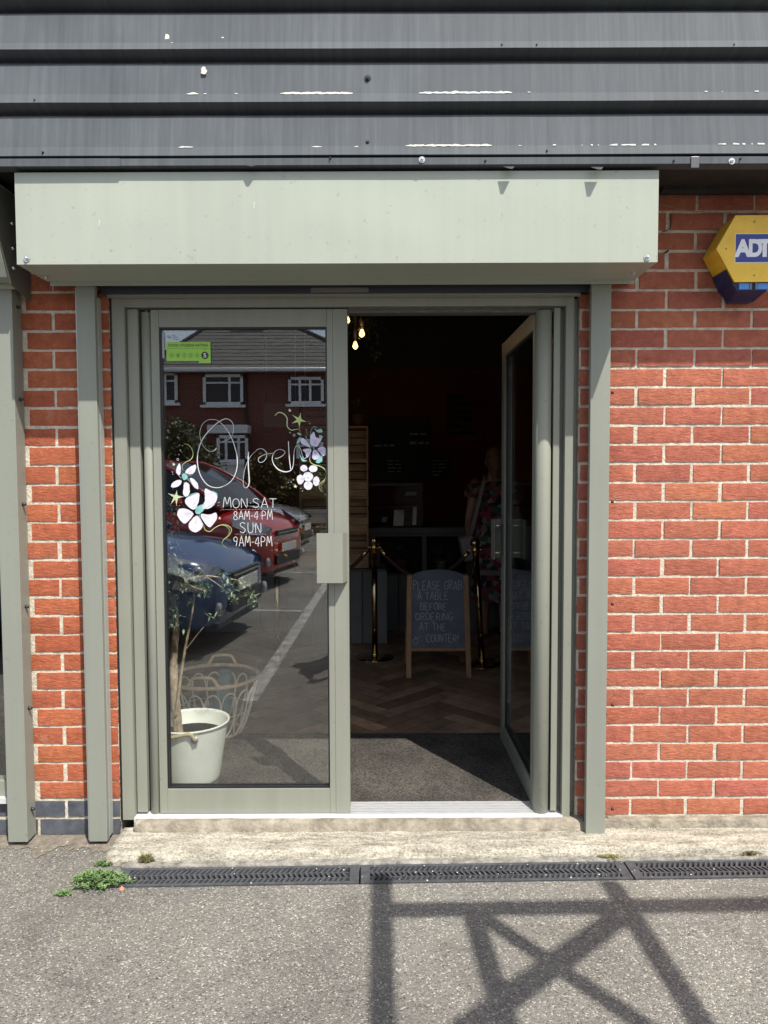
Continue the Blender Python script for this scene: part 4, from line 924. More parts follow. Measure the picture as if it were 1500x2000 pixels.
c = S(1035, 605); m.poly([(c.x - .003, YS - .0004, c.z + .0022), (c.x + .003, YS - .0004, c.z + .0022), (c.x, YS - .0004, c.z - .002)], 1)
under_leaf(m, 'rating_sticker', [M_GREEN, M_STK, M_DKG, M_WHITEPAINT])
m = MB()
a_, b_ = S(60, 800), S(118, 200); m.poly([(a_.x, YS + .0004, a_.z), (b_.x, YS + .0004, a_.z), (b_.x, YS + .0004, b_.z), (a_.x, YS + .0004, b_.z)], 0)
c = S(213, 315); m.poly([(c.x + math.cos(k * .5236) * .005, YS, c.z + math.sin(k * .5236) * .005) for k in range(12)], 0)
for k, (x1, hh) in enumerate(((350, 275), (400, 300), (390, 325), (455, 362))):
    a_, b_ = S(285, hh + 7), S(x1, hh - 3); m.poly([(a_.x, YS, a_.z), (b_.x, YS, a_.z), (b_.x, YS, b_.z), (a_.x, YS, b_.z)], 0)
under_leaf(m, 'clear_film_print', glass('film_print', (.62, .66, .72), .10) if False else mat('film_print', (.42, .46, .50), .5))

# =====================================================================
# ALARM BOX AND LOOSE WIRE
# =====================================================================
ab = thing('alarm_box', 'yellow and navy hexagonal alarm sounder on the brick wall under the cladding', 'alarm box', tuple(at(1474, 500, -.02)))
def A9(u, v, y): return at(1350 + u / 9.093, 400 + v / 9.091, y)
M_YEL = mat('alarm_yellow', (.80, .50, .035), .42, noise_amt=.12, nscale=9, bump=.0004, bscale=60); M_NAVY = mat('alarm_navy', (.012, .022, .09), .4, noise_amt=.2, nscale=12)
M_SKY = mat('alarm_lens', (.05, .22, .60), .3, noise_amt=.15, nscale=20); M_LOGO = mat('logo_blue', (.018, .035, .24), .4); M_WH = mat('printed_white', (.80, .80, .82), .5)
YF = -.136
fv = [A9(455, 780, YF), A9(790, 195, YF), A9(1460, 190, YF), A9(1790, 775, YF), A9(1465, 1360, YF), A9(775, 1365, YF)]
def back(p, y): return Vector((p.x, y, p.z))
m = MB(); m.raw(fv + [back(p, -.012) for p in fv], [tuple(range(6))] + [(i, (i + 1) % 6, 6 + (i + 1) % 6, 6 + i) for i in range(6)])
# ribs of the lower-left side
L0, L5 = fv[0], fv[5]
for k in (.12, .2, .52, .6, .68):
    p = L0.lerp(L5, k * .62); q = Vector((-.5, 0, -.3)).normalized() * .004
    m.obox((p.x - .0015, -.07, p.z - .0008), (0, .045, 0), (.002, 0, -.0035), (.0012, 0, .0008))
m.build('cover', M_YEL, ab, bevel=.002)
low = [fv[0].lerp(fv[5], .62) + Vector((-.004, 0, -.003)), fv[5] + Vector((-.004, 0, 0)), A9(640, 1500, YF) + Vector((0, 0, 0))]
zb_ = A9(900, 1735, -.03).z; zm = fv[5].z - .001
xl = fv[5].x; xr = fv[4].x
m = MB()
sec = [(zm, xl - .006, xr + .006, -.125), (A9(900, 1515, -.12).z, xl + .014, xr - .014, -.120), (zb_, A9(630, 1735, -.04).x + .012, 2 * fv[1].x * 0 + (xl + xr) - (A9(630, 1735, -.04).x + .012), -.045)]
vs = []
for (z, a_, b_, yf_) in sec: vs += [(a_, yf_, z), (b_, yf_, z), (b_, -.010, z), (a_, -.010, z)]
m.raw(vs, [(0, 1, 5, 4), (4, 5, 9, 8), (1, 2, 6, 5), (5, 6, 10, 9), (0, 4, 7, 3), (4, 8, 11, 7), (0, 3, 2, 1), (8, 9, 10, 11)])
pl = [fv[0].lerp(fv[5], .60), fv[5]]
m.raw([(pl[0].x - .0035, -.128, pl[0].z - .002), (pl[1].x - .0035, -.128, pl[1].z - .002), (pl[1].x - .0035, -.012, pl[1].z - .012), (pl[0].x - .0035, -.012, pl[0].z - .002)], [(0, 1, 2, 3)])
m.build('base', M_NAVY, ab, bevel=.0015)
m = MB(); z1 = zm - .001; z0 = sec[1][0]; 
for (ua, ub) in ((820, 1035), (1175, 1400)):
    m = MB(); a_ = A9(ua, 1390, -.126).x; b_ = A9(ub, 1390, -.126).x
    m.box(a_ + (.006 if ua < 900 else 0), b_, -.1275, -.118, z0 + .001, z1)
    m.build('strobe_lens', M_SKY, ab, bevel=.001)
m = MB(); a_, b_ = A9(1040, 1600, -.129).x, A9(1170, 1400, -.129).x; m.box(a_, a_ + .006, -.130, -.118, z0, z1); m.box(b_ - .006, b_, -.130, -.118, z0, z1); m.build('lens_clip', mat('clip_grey', (.15, .17, .22), .4), ab)
a_, b_ = A9(782, 1020, YF), A9(1466, 520, YF)
m = MB(); m.box(a_.x - .002, b_.x + .002, YF - .0006, YF, a_.z - .002, b_.z + .002, 1); m.box(a_.x, b_.x, YF - .0012, YF - .0007, a_.z, b_.z, 0); m.build('logo_panel', [M_LOGO, M_WH], ab)
m = MB(); q = A9(782, 930, YF); q2 = A9(1500, 610, YF)
for ch, u0, u1 in (('A', 778, 1085), ('D', 1035, 1275), ('T', 1190, 1450)):
    put_text(m, ch, A9(u0, 0, YF).x, A9(u1, 0, YF).x, q.z, q2.z, YF - (.0018 if ch != 'D' else .0022), 0, .05)
m.build('logo_lettering', M_WH, ab)
for (u, v_) in ((620, 780), (1620, 780), (1120, 300), (1120, 1250)):
    mm = MB(); p = A9(u, v_, YF); mm.lathe([(.0032, -.0012), (.0032, -.0002), (0, -.0002)][::-1], p, 12, axis='y'); mm.build('cover_screw', mat('screw_cap', (.35, .24, .05), .5), ab)
m = MB(); p = A9(1105, 1585, -.09); m.lathe([(0, 0), (.0045, 0), (.0045, .012)], p, 12); m.build('tamper_screw', M_DARK, ab)
wire = [at(1289, 398, -.02), at(1310, 404, -.012), at(1340, 411, -.010), at(1400, 415, -.010), at(1455, 419, -.02), at(1500, 423, -.012), at(1560, 428, -.01)]
m = MB(); m.tube(smooth(wire, 6), .0011, 6); tag(m.build('cable', mat('grey_cable', (.25, .22, .19), .6)), 'thin sagging grey wire along the brick above the alarm box', 'cable')
m = MB(); m.tube(smooth([at(1310, 418, -.004), at(1310, 440, -.008), at(1303, 450, -.01), at(1293, 452, -.012)], 5), .0018, 6); tag(m.build('cable', M_SCREWD), 'short black cable stub bent against the brick beside the shutter housing', 'cable')
m = MB(); m.tube([at(1299, 494, -.002), at(1306, 489, -.014)], .0035, 8); tag(m.build('wall_plug', M_SCREWD), 'small black plug stuck in the mortar right of the shutter housing', 'plug')
# =====================================================================
# SHOP INTERIOR
# =====================================================================
RX0, RX1, RY0, RY1, RZ = -3.2, 3.4, .24, 4.6, 3.1
def room(name, pts, mt): m = MB(); m.poly(pts); return tag(m.build(name, mt), kind='structure')
M_WALLD = mat('terracotta_wall', (.13, .022, .014), .9, noise_amt=.15, nscale=2); M_CEIL = mat('dark_grey_ceiling', (.055, .050, .048), .9)
room('ceiling', [(RX0, RY0, RZ), (RX1, RY0, RZ), (RX1, RY1, RZ), (RX0, RY1, RZ)], M_CEIL)
room('wall_back', [(RX0, RY1, 0), (RX1, RY1, 0), (RX1, RY1, 2.52), (RX0, RY1, 2.52)], M_WALLD)
room('wall_back_upper', [(RX0, RY1, 2.52), (RX1, RY1, 2.52), (RX1, RY1, RZ), (RX0, RY1, RZ)], M_CEIL)
room('wall_left', [(RX0, RY0, 0), (RX0, RY1, 0), (RX0, RY1, RZ), (RX0, RY0, RZ)], M_CEIL)
room('wall_right', [(RX1, RY0, 0), (RX1, RY1, 0), (RX1, RY1, RZ), (RX1, RY0, RZ)], M_CEIL)
room('roof_slab', [(RX0, -.2, CLTOP), (RX1, -.2, CLTOP), (RX1, 6, CLTOP), (RX0, 6, CLTOP)], M_CLAD)
m = MB(); m.box(RX0 - .25, RX0 - .01, .0, 6, -.05, CLTOP - .02); m.box(RX1 + .01, RX1 + .25, .0, 6, -.05, CLTOP - .02); m.box(RX0 - .25, RX1 + .25, RY1 + .05, RY1 + .3, -.05, CLTOP - .03); m.build('outer_wall', M_BRICK if False else mat('outer_brick', (.33, .11, .07), .9, noise_amt=.2, nscale=30), bld)
# mat
MATY = atz(750, 1434, FLOOR).y
M_MAT = mat('entrance_matting', (.045, .042, .039), .95, col2=(.108, .096, .084), nscale=3.5, bump=.004, bscale=220, spec=.1)
t = M_MAT.node_tree; b = t.nodes['Principled BSDF']; tc = nd(t, 'ShaderNodeTexCoord'); nn = nd(t, 'ShaderNodeTexNoise'); nn.inputs['Scale'].default_value = 130; t.links.new(tc.outputs['Object'], nn.inputs['Vector'])
wv = nd(t, 'ShaderNodeTexWave', bands_direction='Y'); wv.inputs['Scale'].default_value = 55; t.links.new(tc.outputs['Object'], wv.inputs['Vector'])
ra = nd(t, 'ShaderNodeValToRGB'); ra.color_ramp.elements[0].position = .35; ra.color_ramp.elements[0].color = (.55, .55, .55, 1); ra.color_ramp.elements[1].position = .66; ra.color_ramp.elements[1].color = (1.5, 1.5, 1.5, 1); t.links.new(nn.outputs['Fac'], ra.inputs[0])
mu = nd(t, 'ShaderNodeMixRGB', blend_type='MULTIPLY'); mu.inputs[0].default_value = 1; t.links.new(b.inputs['Base Color'].links[0].from_socket, mu.inputs[1]); t.links.new(ra.outputs[0], mu.inputs[2])
mu2 = nd(t, 'ShaderNodeMixRGB', blend_type='MULTIPLY'); mu2.inputs[0].default_value = .35; t.links.new(mu.outputs[0], mu2.inputs[1]); t.links.new(wv.outputs['Color'], mu2.inputs[2]); t.links.new(mu2.outputs[0], b.inputs['Base Color'])
m = MB(); m.box(-1.4, 1.3, .094, MATY, .06, FLOOR - .001); tag(m.build('entrance_mat', M_MAT), 'ribbed dark grey entrance matting lying inside the doorway', 'mat')
# herringbone floor
M_PLANK = mat('oak_plank', rough=.34, attr=True, noise_amt=.35, nscale=4, stretch=(3, 3, 1), bump=.0008, bscale=40)
W_, L_ = .105, .525; m = MB(); rnd = random.Random(4); ca, sa = math.cos(R(45)), math.sin(R(45))
def rot(x, y): return (x * ca - y * sa + .02, x * sa + y * ca + 1.0)
M_GAP = mat('floor_gap', (.01, .008, .006), .9); room('subfloor', [(RX0, .24, FLOOR - .006), (RX1, .24, FLOOR - .006), (RX1, RY1, FLOOR - .006), (RX0, RY1, FLOOR - .006)], M_GAP)
for i in range(-70, 71):
    for j in range(-14, 15):
        ox, oy = i * W_ + j * L_, i * W_ - j * L_
        for (x0, y0, x1, y1) in ((ox, oy, ox + L_, oy + W_), (ox + L_, oy + W_ - L_, ox + L_ + W_, oy + W_)):
            g_ = .0012; q = [rot(x0 + g_, y0 + g_), rot(x1 - g_, y0 + g_), rot(x1 - g_, y1 - g_), rot(x0 + g_, y1 - g_)]
            cy = sum(p[1] for p in q) / 4; cx = sum(p[0] for p in q) / 4
            if cx < -2.6 or cx > 3.0 or cy > 4.5 or min(p[1] for p in q) < MATY - .5: continue
            f = rnd.uniform(.6, 1.35); c = (.30 * f, .20 * f * rnd.uniform(.94, 1.05), .13 * f)
            if max(p[1] for p in q) <= MATY: continue
            cq = []
            for (pa, pb2) in zip(q, q[1:] + q[:1]):
                ia, ib = pa[1] >= MATY, pb2[1] >= MATY
                if ia: cq.append(pa)
                if ia != ib: tt = (MATY - pa[1]) / (pb2[1] - pa[1]); cq.append((pa[0] + (pb2[0] - pa[0]) * tt, MATY))
            q = cq
            m.poly([(x, y, FLOOR) for x, y in q], 0, False, c)
tag(m.build('floor', M_PLANK), kind='structure')
m = MB(); m.box(-1.4, 1.3, MATY - .004, MATY + .006, FLOOR - .003, FLOOR + .003); tag(m.build('mat_edge_trim', mat('dark_trim', (.03, .03, .03), .4)), 'thin dark trim where matting meets the wooden floor', 'trim')

# ---- rope stanchions ----
M_BLK = mat('gloss_black', (.006, .006, .007), .12, coat=.5); M_BRASS = mat('brass', (.75, .55, .25), .22, 1); M_POLB = mat('polished_dark_brass', (.46, .35, .20), .12, 1); M_ROPE = mat('brown_rope', (.05, .022, .014), .8, bump=.003, bscale=90)
def stanchion(base, label, lean=0, h=.86):
    th = thing('rope_stanchion', label, 'stanchion', tuple(base), 'rope stanchions guiding the queue')
    th['_o'] = (0, 0, 0)
    m = MB(); m.lathe([(0, .018), (.05, .020), (.13, .010), (.145, .004), (.145, 0)], (0, 0, 0), 40); m.build('base', M_POLB, th)
    m = MB(); m.lathe([(.022, .018), (.022, h - .06)], (0, 0, 0), 24); m.build('pole', M_POLB, th)
    m = MB(); m.lathe([(.030, .018), (.026, .035)], (0, 0, 0), 24); m.lathe([(.027, h - .06), (.030, h - .03), (.024, h - .02)], (0, 0, 0), 24); m.build('collar', M_BRASS, th)
    m = MB(); m.ball((0, 0, h + .012), .036, seg=24, rings=14); m.build('finial', M_POLB, th)
    m = MB()
    for s_ in (-1, 1): m.tube([(s_ * .02, 0, h - .045), (s_ * .045, 0, h - .035), (s_ * .05, 0, h - .055)], .005, 8)
    m.build('rope_hook', M_BRASS, th)
    th.rotation_euler = (0, lean, 0); return th
s1 = atz(732, 1284, FLOOR); s2 = atz(942, 1296, FLOOR); s3 = atz(543, 1297, FLOOR)
stanchion(s1, 'polished brass rope stanchion between the door edge and the chalkboard')
stanchion(s2, 'leaning brass rope stanchion right of the chalkboard', R(-3.6))
stanchion(s3, 'slim rope stanchion seen through the closed glass door leaf')
def rope(a, b, sag, label):
    pts = [a.lerp(b, k / 14) - Vector((0, 0, sag * 4 * (k / 14) * (1 - k / 14))) for k in range(15)]
    m = MB(); th = thing('barrier_rope', label, 'rope', tuple(a), 'ropes hung between the stanchions')
    m.tube(pts, .014, 10); m.build('rope', M_ROPE, th); m = MB(); m.tube([pts[0], pts[0].lerp(pts[1], .9)], .017, 10); m.tube([pts[-1], pts[-1].lerp(pts[-2], .9)], .017, 10); m.build('end_cap', M_BRASS, th)
H_ = Vector((0, 0, .805))
rope(s3 + H_ + Vector((.05, 0, 0)), s1 + H_ - Vector((.05, 0, 0)), .20, 'brown rope sagging from the first stanchion behind the closed leaf')
rope(s1 + H_ + Vector((.05, 0, 0)), s2 + H_ - Vector((.10, 0, 0)), .20, 'brown rope sagging behind the chalkboard between two stanchions')

# ---- A-board ----
f0 = atz(798, 1324, FLOOR); f1 = atz(916, 1324, FLOOR); Yb = f0.y; dep = .42
zt_ = hz(1110, Yb + .10, 855)
aa = thing('chalkboard_sign', 'folding wooden chalkboard asking customers to grab a table before ordering', 'chalkboard', ((f0.x + f1.x) / 2, Yb, FLOOR))
lean = Vector((0, .115, zt_ - FLOOR)); lean.normalize()
def AB(u, v, o=0):       # u: metres across from centre, v: metres up the front face, o: out of the face
    n_ = Vector((0, -lean.z, lean.y)); return Vector(((f0.x + f1.x) / 2, Yb, FLOOR)) + Vector((u, 0, 0)) + lean * v + n_ * o
hw = (f1.x - f0.x) / 2; HT = (zt_ - FLOOR) / lean.z - .02
M_PINE = mat('board_frame_wood', (.34, .19, .09), .6, noise_amt=.25, nscale=8, stretch=(6, 6, .6)); M_CHALKB = mat('chalkboard_black', (.13, .14, .172), .75, noise_amt=.25, nscale=6); M_CHALK = mat('chalk', (.62, .62, .62), .95, col2=(.25, .25, .27), nscale=140)
for s_ in (-1, 1):
    m = MB(); m.bar(AB(s_ * hw, 0), AB(s_ * (hw - .012), HT - .03), .034, .022, up=(0, -1, .1)); m.build('leg', M_PINE, aa, bevel=.002)
    m = MB(); top = AB(s_ * (hw - .012), HT - .03); m.bar((s_ * hw + (f0.x + f1.x) / 2, Yb + dep, FLOOR), top + Vector((0, .03, 0)), .034, .022, up=(0, 1, .1)); m.build('leg', M_PINE, aa, bevel=.002)
v0 = (hz(1268, Yb + .03, 855) - FLOOR) / lean.z; arch = []
for k in range(17):
    u = -1 + k / 8; arch.append((u * (hw - .018), HT - .05 + .06 * math.sqrt(max(0, 1 - (u * .98) ** 2))))
pts = [AB(-(hw - .018), v0, .002), AB(hw - .018, v0, .002)] + [AB(u, v, .002) for u, v in arch[::-1]]
m = MB(); m.prism(pts, AB(0, 0, -.006) - AB(0, 0, .002)); m.build('board', M_CHALKB, aa)
m = MB(); m.bar(AB(-hw, v0 + .0, -.012), AB(hw, v0, -.012), .03, .02); m.build('crossbar', M_PINE, aa)
m = MB()
def cstroke(st):
    P = [AB((p[0] - 857) / 1450 * 1.0 * CD, 0) for p in st]
CDEP = (Yb + .06 - CAMP.y)
def pixAB(px, py):
    # intersect the photo ray with the board's plane
    d = ray(px, py); n_ = Vector((0, -lean.z, lean.y)); o_ = AB(0, 0, .0028); return CAMP + d * ((o_ - CAMP).dot(n_) / d.dot(n_))
def chalkline(st, w_=.0042):
    S_ = smooth([pixAB(*p) for p in st], 3); n_ = Vector((0, -lean.z, lean.y))
    for p, q in zip(S_, S_[1:]):
        t_ = (q - p)
        if t_.length < 1e-6: continue
        s_ = t_.cross(n_).normalized() * w_ / 2; m.poly([p - s_, q - s_, q + s_, p + s_])
def Bx(u, v): return (660 + u / 3.571, 1020 + v / 3.571)
for (txt, x0, x1, yt, yb, sd) in (('PLEASE GRAB', 524, 866, 412, 470, 1), ('A TABLE', 556, 772, 488, 538, 2), ('BEFORE', 575, 758, 565, 612, 3), ('ORDERING', 541, 800, 634, 683, 4), ('AT THE', 568, 756, 705, 754, 5), ('COUNTER!', 617, 840, 784, 836, 6)):
    a_ = Bx(x0, yt); b_ = Bx(x1, yb); hand_text(txt, a_[0], b_[0], a_[1], b_[1], chalkline, jit=.06, seed=sd)
chalkline([Bx(*p) for p in ((520, 832), (535, 850), (555, 842), (558, 822), (545, 812), (525, 818), (520, 832))], .003); chalkline([Bx(*p) for p in ((545, 812), (535, 800), (550, 808), (560, 806), (575, 796))], .003)
m.build('chalk_writing', M_CHALK, aa)

# ---- counter, display case, shelving crates ----
M_CNT = mat('counter_grey', (.075, .076, .074), .6, noise_amt=.15, nscale=3); M_PANEL = mat('tongue_and_groove', (.14, .145, .14), .6, noise_amt=.12, nscale=3)
cb = atz(850, 1232, FLOOR); CY = cb.y; cx0 = hx(678, CY) - 1.6; cx1 = hx(1010, CY) + 1.2; ctop = hz(1030, CY, 800)
cn = thing('serving_counter', 'dark grey panelled serving counter behind the stanchions', 'counter', ((cx0 + cx1) / 2, CY, FLOOR))
m = MB(); m.box(cx0, cx1, CY - .03, CY + .7, ctop - .05, ctop); m.build('worktop', M_CNT, cn, bevel=.003)
zn = hz(1120, CY, 800); zn1 = hz(1048, CY, 800)
m = MB(); x = cx0
while x < cx1: m.box(x + .002, x + .118, CY, CY + .02, FLOOR, zn - .02); x += .12
m.build('lower_panelling', M_PANEL, cn, bevel=.003)
m = MB(); m.box(cx0, cx1, CY - .012, CY + .02, zn - .019, zn); m.box(cx0, cx1, CY - .004, CY + .02, zn1, ctop - .051)
edges = [hx(p, CY) for p in (741, 824, 833, 912)]
m.box(cx0, edges[0], CY, CY + .02, zn + .0005, zn1 - .0005); m.box(edges[1], edges[2], CY, CY + .02, zn + .0005, zn1 - .0005); m.box(edges[3], cx1, CY, CY + .02, zn + .0005, zn1 - .0005)
m.build('upper_frame', M_CNT, cn, bevel=.002)
m = MB(); m.box(cx0, cx1, CY + .35, CY + .37, FLOOR, ctop - .06); m.build('niche_back', M_BLACK, cn)
M_PLANT = mat('pot_plant_leaf', (.04, .07, .025), .6, col2=(.07, .11, .04), nscale=20); M_TERR = mat('terracotta', (.16, .07, .04), .8)
def potplant(px, pyb, Y, r, label, n=150, mt=M_TERR, spread=.09):
    p = at(px, pyb, Y); p.z = max(p.z, FLOOR); th = thing('potted_plant', label, 'pot plant', tuple(p), 'small pot plants around the counter')
    m = MB(); m.lathe([(0, 0), (r * .75, 0), (r, r * 1.7), (r * 1.06, r * 1.7), (r * 1.06, r * 1.95), (r * .9, r * 1.95), (r * .85, r * 1.6), (0, r * 1.6)], p, 20); m.build('pot', mt, th)
    m = MB(); c = p + Vector((0, 0, r * 2.6))
    for i in range(n):
        d = Vector((random.gauss(0, 1), random.gauss(0, 1), random.gauss(.3, .8))).normalized(); q = c + d * spread * random.uniform(.2, 1); leaf(m, q, Vector((d.x, d.y, d.z + random.uniform(-.6, .3))), Vector((0, 0, 1)), .035, .016)
    m.build('foliage', M_PLANT, th)
potplant(783, 1118, CY + .12, .055, 'bushy plant in terracotta pot in the counter niche above the first stanchion')
potplant(862, 1118, CY + .12, .055, 'bushy plant in pale pot in the counter niche above the chalkboard', mt=mat('pale_pot', (.2, .19, .17), .7))
potplant(700, 834, CY - .35, .05, 'trailing plant in a pot on top of the crate shelves', n=120)
dc = thing('display_case', 'glass cake display case standing on the counter', 'display case', (hx(770, CY), CY, ctop))
xa, xb = hx(700, CY), hx(826, CY); zt2 = hz(944, CY, 770)
m = MB(); m.box(xa, xb, CY + .02, CY + .026, ctop + .004, zt2); m.box(xa, xb, CY + .026, CY + .4, zt2 - .006, zt2); m.box(xb - .006, xb, CY + .026, CY + .4, ctop + .004, zt2 - .006); m.build('pane', glass('case_glass', (.8, .82, .85), .003), dc)
m = MB(); m.box(xa, xb - .02, CY + .05, CY + .38, hz(990, CY, 770) - .01, hz(990, CY, 770)); m.box(xa, xb, CY + .015, CY + .019, zt2 - .02, zt2); m.build('shelf', M_CNT, dc)
M_CARD = mat('price_card', (.55, .53, .52), .8)
for (px0, py0, px1, py1, Y) in ((768, 996, 790, 1027, CY - .01), (805, 990, 815, 1025, CY - .01), (791, 961, 815, 968, CY + .06), (745, 1010, 757, 1020, CY + .08)):
    m = MB(); a_ = at(px0, py1, Y); b_ = at(px1, py0, Y); m.prism([(a_.x, Y, a_.z), (b_.x - .01, Y + .01, a_.z), (b_.x, Y + .04, b_.z), (a_.x + .01, Y + .03, b_.z)], (0, .002, 0)); m.build('price_card', M_CARD, dc)
# crate shelves left of the counter (stacked wooden crates, open side forwards)
M_CRATE = mat('crate_wood', (.40, .24, .13), .75, noise_amt=.3, nscale=5, stretch=(1, 1, 9)); KY = CY - .45
xk1 = hx(719, KY); xk0 = xk1 - .55; zs = [hz(p, KY, 700) for p in (1110, 1040, 971, 900, 832)]
clab = ['lowest wooden crate of the stack left of the counter', 'second wooden crate up beside the display case', 'third wooden crate up holding a small jar', 'topmost wooden crate of the stack holding dark plants']
for i in range(4):
    th = thing('wooden_crate', clab[i], 'crate', ((xk0 + xk1) / 2, KY, zs[i]), 'stacked wooden crates used as shelves')
    m = MB(); a_, b_ = zs[i] + .001, zs[i + 1] - .001; m.box(xk0, xk0 + .012, KY, KY + .25, a_, b_); m.box(xk1 - .012, xk1, KY, KY + .25, a_, b_); m.box(xk0 + .012, xk1 - .012, KY, KY + .25, a_, a_ + .012); m.box(xk0 + .012, xk1 - .012, KY, KY + .25, b_ - .012, b_); m.build('crate_frame', M_CRATE, th, bevel=.002)
    m = MB(); n_ = 4
    for k in range(n_):
        h = (b_ - a_ - .03) / n_; m.box(xk0 + .013, xk1 - .013, KY + .238, KY + .248, a_ + .014 + k * h, a_ + .014 + k * h + h - .008)
    if i in (1, 2, 0): 
        h = (b_ - a_) * .42; m.box(xk0, xk1, KY - .010, KY - .0005, a_ + .004, a_ + h * .48); m.box(xk0, xk1, KY - .010, KY - .0005, a_ + h * .52, a_ + h)
    m.build('slats', M_CRATE, th, bevel=.0015)
cabz = zs[0] - .002
sk = thing('cabinet', 'pale panelled low cabinet under the stacked crates', 'cabinet', (xk0, KY, FLOOR)); m = MB(); x = xk0 - .1
while x < xk1 + .12: m.box(x + .002, x + .098, KY - .02, KY, FLOOR, cabz - .02); x += .1
m.build('panelling', M_PANEL, sk, bevel=.003); m = MB(); m.box(xk0 - .1, xk1 + .14, KY - .03, KY + .3, cabz - .019, cabz); m.build('top', M_CNT, sk)
jp = Vector((hx(700, KY + .05), KY + .05, zs[1] + .12 + .0)); 
jz = zs[2] + .013
th = thing('glass_jar', 'small glass jar candle standing in the third crate', 'jar', (hx(701, KY + .06), KY + .06, jz)); m = MB(); m.lathe([(0, 0), (.028, 0), (.030, .01), (.030, .06), (.026, .066)], (hx(701, KY + .06), KY + .06, jz), 20); m.build('jar_body', mat('jar_wax', (.35, .33, .30), .2), th); m = MB(); m.lathe([(.028, .066), (.028, .08), (0, .08)], (hx(701, KY + .06), KY + .06, jz), 20); m.build('lid', M_STEEL, th)
# menu boards and notices on the back wall
M_MENU = mat('menu_board', (.008, .008, .009), .7); YW = RY1 - .03
def wallrect(px0, py0, px1, py1, Y): a_ = at(px0, py1, Y); b_ = at(px1, py0, Y); return a_.x, b_.x, a_.z, b_.z
def board(name, px0, py0, px1, py1, label, cat, mt, lines, lmt):
    x0, x1, z0, z1 = wallrect(px0, py0, px1, py1, YW); th = thing(name, label, cat, ((x0 + x1) / 2, YW, z0)); m = MB(); m.box(x0, x1, YW, YW + .02, z0, z1); m.build('board', mt, th, bevel=.002)
    m = MB(); rnd = random.Random(len(label))
    for (lx0, lx1, ly, lh) in lines:
        a_ = at(lx0, ly, YW).x; b_ = at(lx1, ly, YW).x; zc = at(750, ly, YW).z; x = a_
        while x < b_ - .02:
            wl = rnd.uniform(.03, .10)
            m.box(x, min(x + wl, b_), YW - .002, YW, zc, zc + lh * rnd.uniform(.7, 1)); x += wl + .02
    m.build('writing', lmt, th)
M_FAINT = mat('faint_writing', (.30, .30, .30), .8); M_INKY = mat('menu_print', (.012, .01, .01), .8)
board('menu_board', 720, 815, 840, 940, 'wide black menu board with faint chalk writing above the display case', 'menu board', M_MENU, [(730, 770, 872, .02), (800, 838, 850, .02), (800, 838, 868, .03), (757, 783, 901, .012), (757, 783, 908, .012), (757, 783, 915, .012), (757, 783, 922, .012)], M_FAINT)
board('menu_board', 842, 890, 880, 940, 'narrow black menu board with small lines of writing right of the display case', 'menu board', M_MENU, [(845, 875, 901, .012), (845, 870, 908, .012), (845, 872, 915, .012), (845, 866, 922, .012), (845, 860, 929, .012)], M_FAINT)
x0, x1, z0, z1 = wallrect(868, 770, 930, 850, YW)
m = MB()
for k, (a_, b_, py) in enumerate(((872, 910, 776), (872, 924, 790), (872, 920, 804), (874, 924, 818), (872, 900, 832), (880, 930, 846))):
    p = at(a_, py, YW); q = at(b_, py, YW); m.box(p.x, q.x, YW + .02, YW + .028, p.z - .02, p.z + .025)
tag(m.build('wall_lettering', M_INKY), 'rows of dark lettering on the terracotta back wall', 'lettering')
M_NOTE = mat('notice_paper', (.10, .075, .075), .8)
nY = 2.2
x0, x1, z0, z1 = wallrect(515, 787, 583, 834, nY); nb = thing('hanging_notice', 'blank pale notice panel hanging behind the closed leaf', 'notice', ((x0 + x1) / 2, nY, z0)); m = MB(); m.box(x0, x1, nY, nY + .008, z0, z1); m.build('panel', M_NOTE, nb)
m = MB()
for x in (x0 + .02, x1 - .02): m.tube([(x, nY + .004, z1), (x, nY + .004, RZ)], .0015, 6)
m.build('hanging_wire', M_STEEL, nb)
x0, x1, z0, z1 = wallrect(591, 790, 672, 828, nY); nb = thing('hanging_notice', 'food allergy notice panel hanging behind the closed leaf', 'notice', ((x0 + x1) / 2, nY, z0)); m = MB(); m.box(x0, x1, nY, nY + .008, z0, z1); m.build('panel', M_NOTE, nb)
m = MB(); a_ = at(601, 805, nY); b_ = at(662, 796, nY); put_text(m, 'Food Allergy', a_.x, b_.x, a_.z, b_.z, nY - .002, 0, .02); a_ = at(622, 808, nY); b_ = at(629, 804, nY); put_text(m, 'or', a_.x, b_.x, a_.z, b_.z, nY - .002); a_ = at(601, 817, nY); b_ = at(662, 809, nY); put_text(m, 'Intolerance', a_.x, b_.x, a_.z, b_.z, nY - .002, 0, .02); m.build('lettering', M_INKY, nb)
m = MB()
for x in (x0 + .02, x1 - .02): m.tube([(x, nY + .004, z1), (x, nY + .004, RZ)], .0015, 6)
m.build('hanging_wire', M_STEEL, nb)

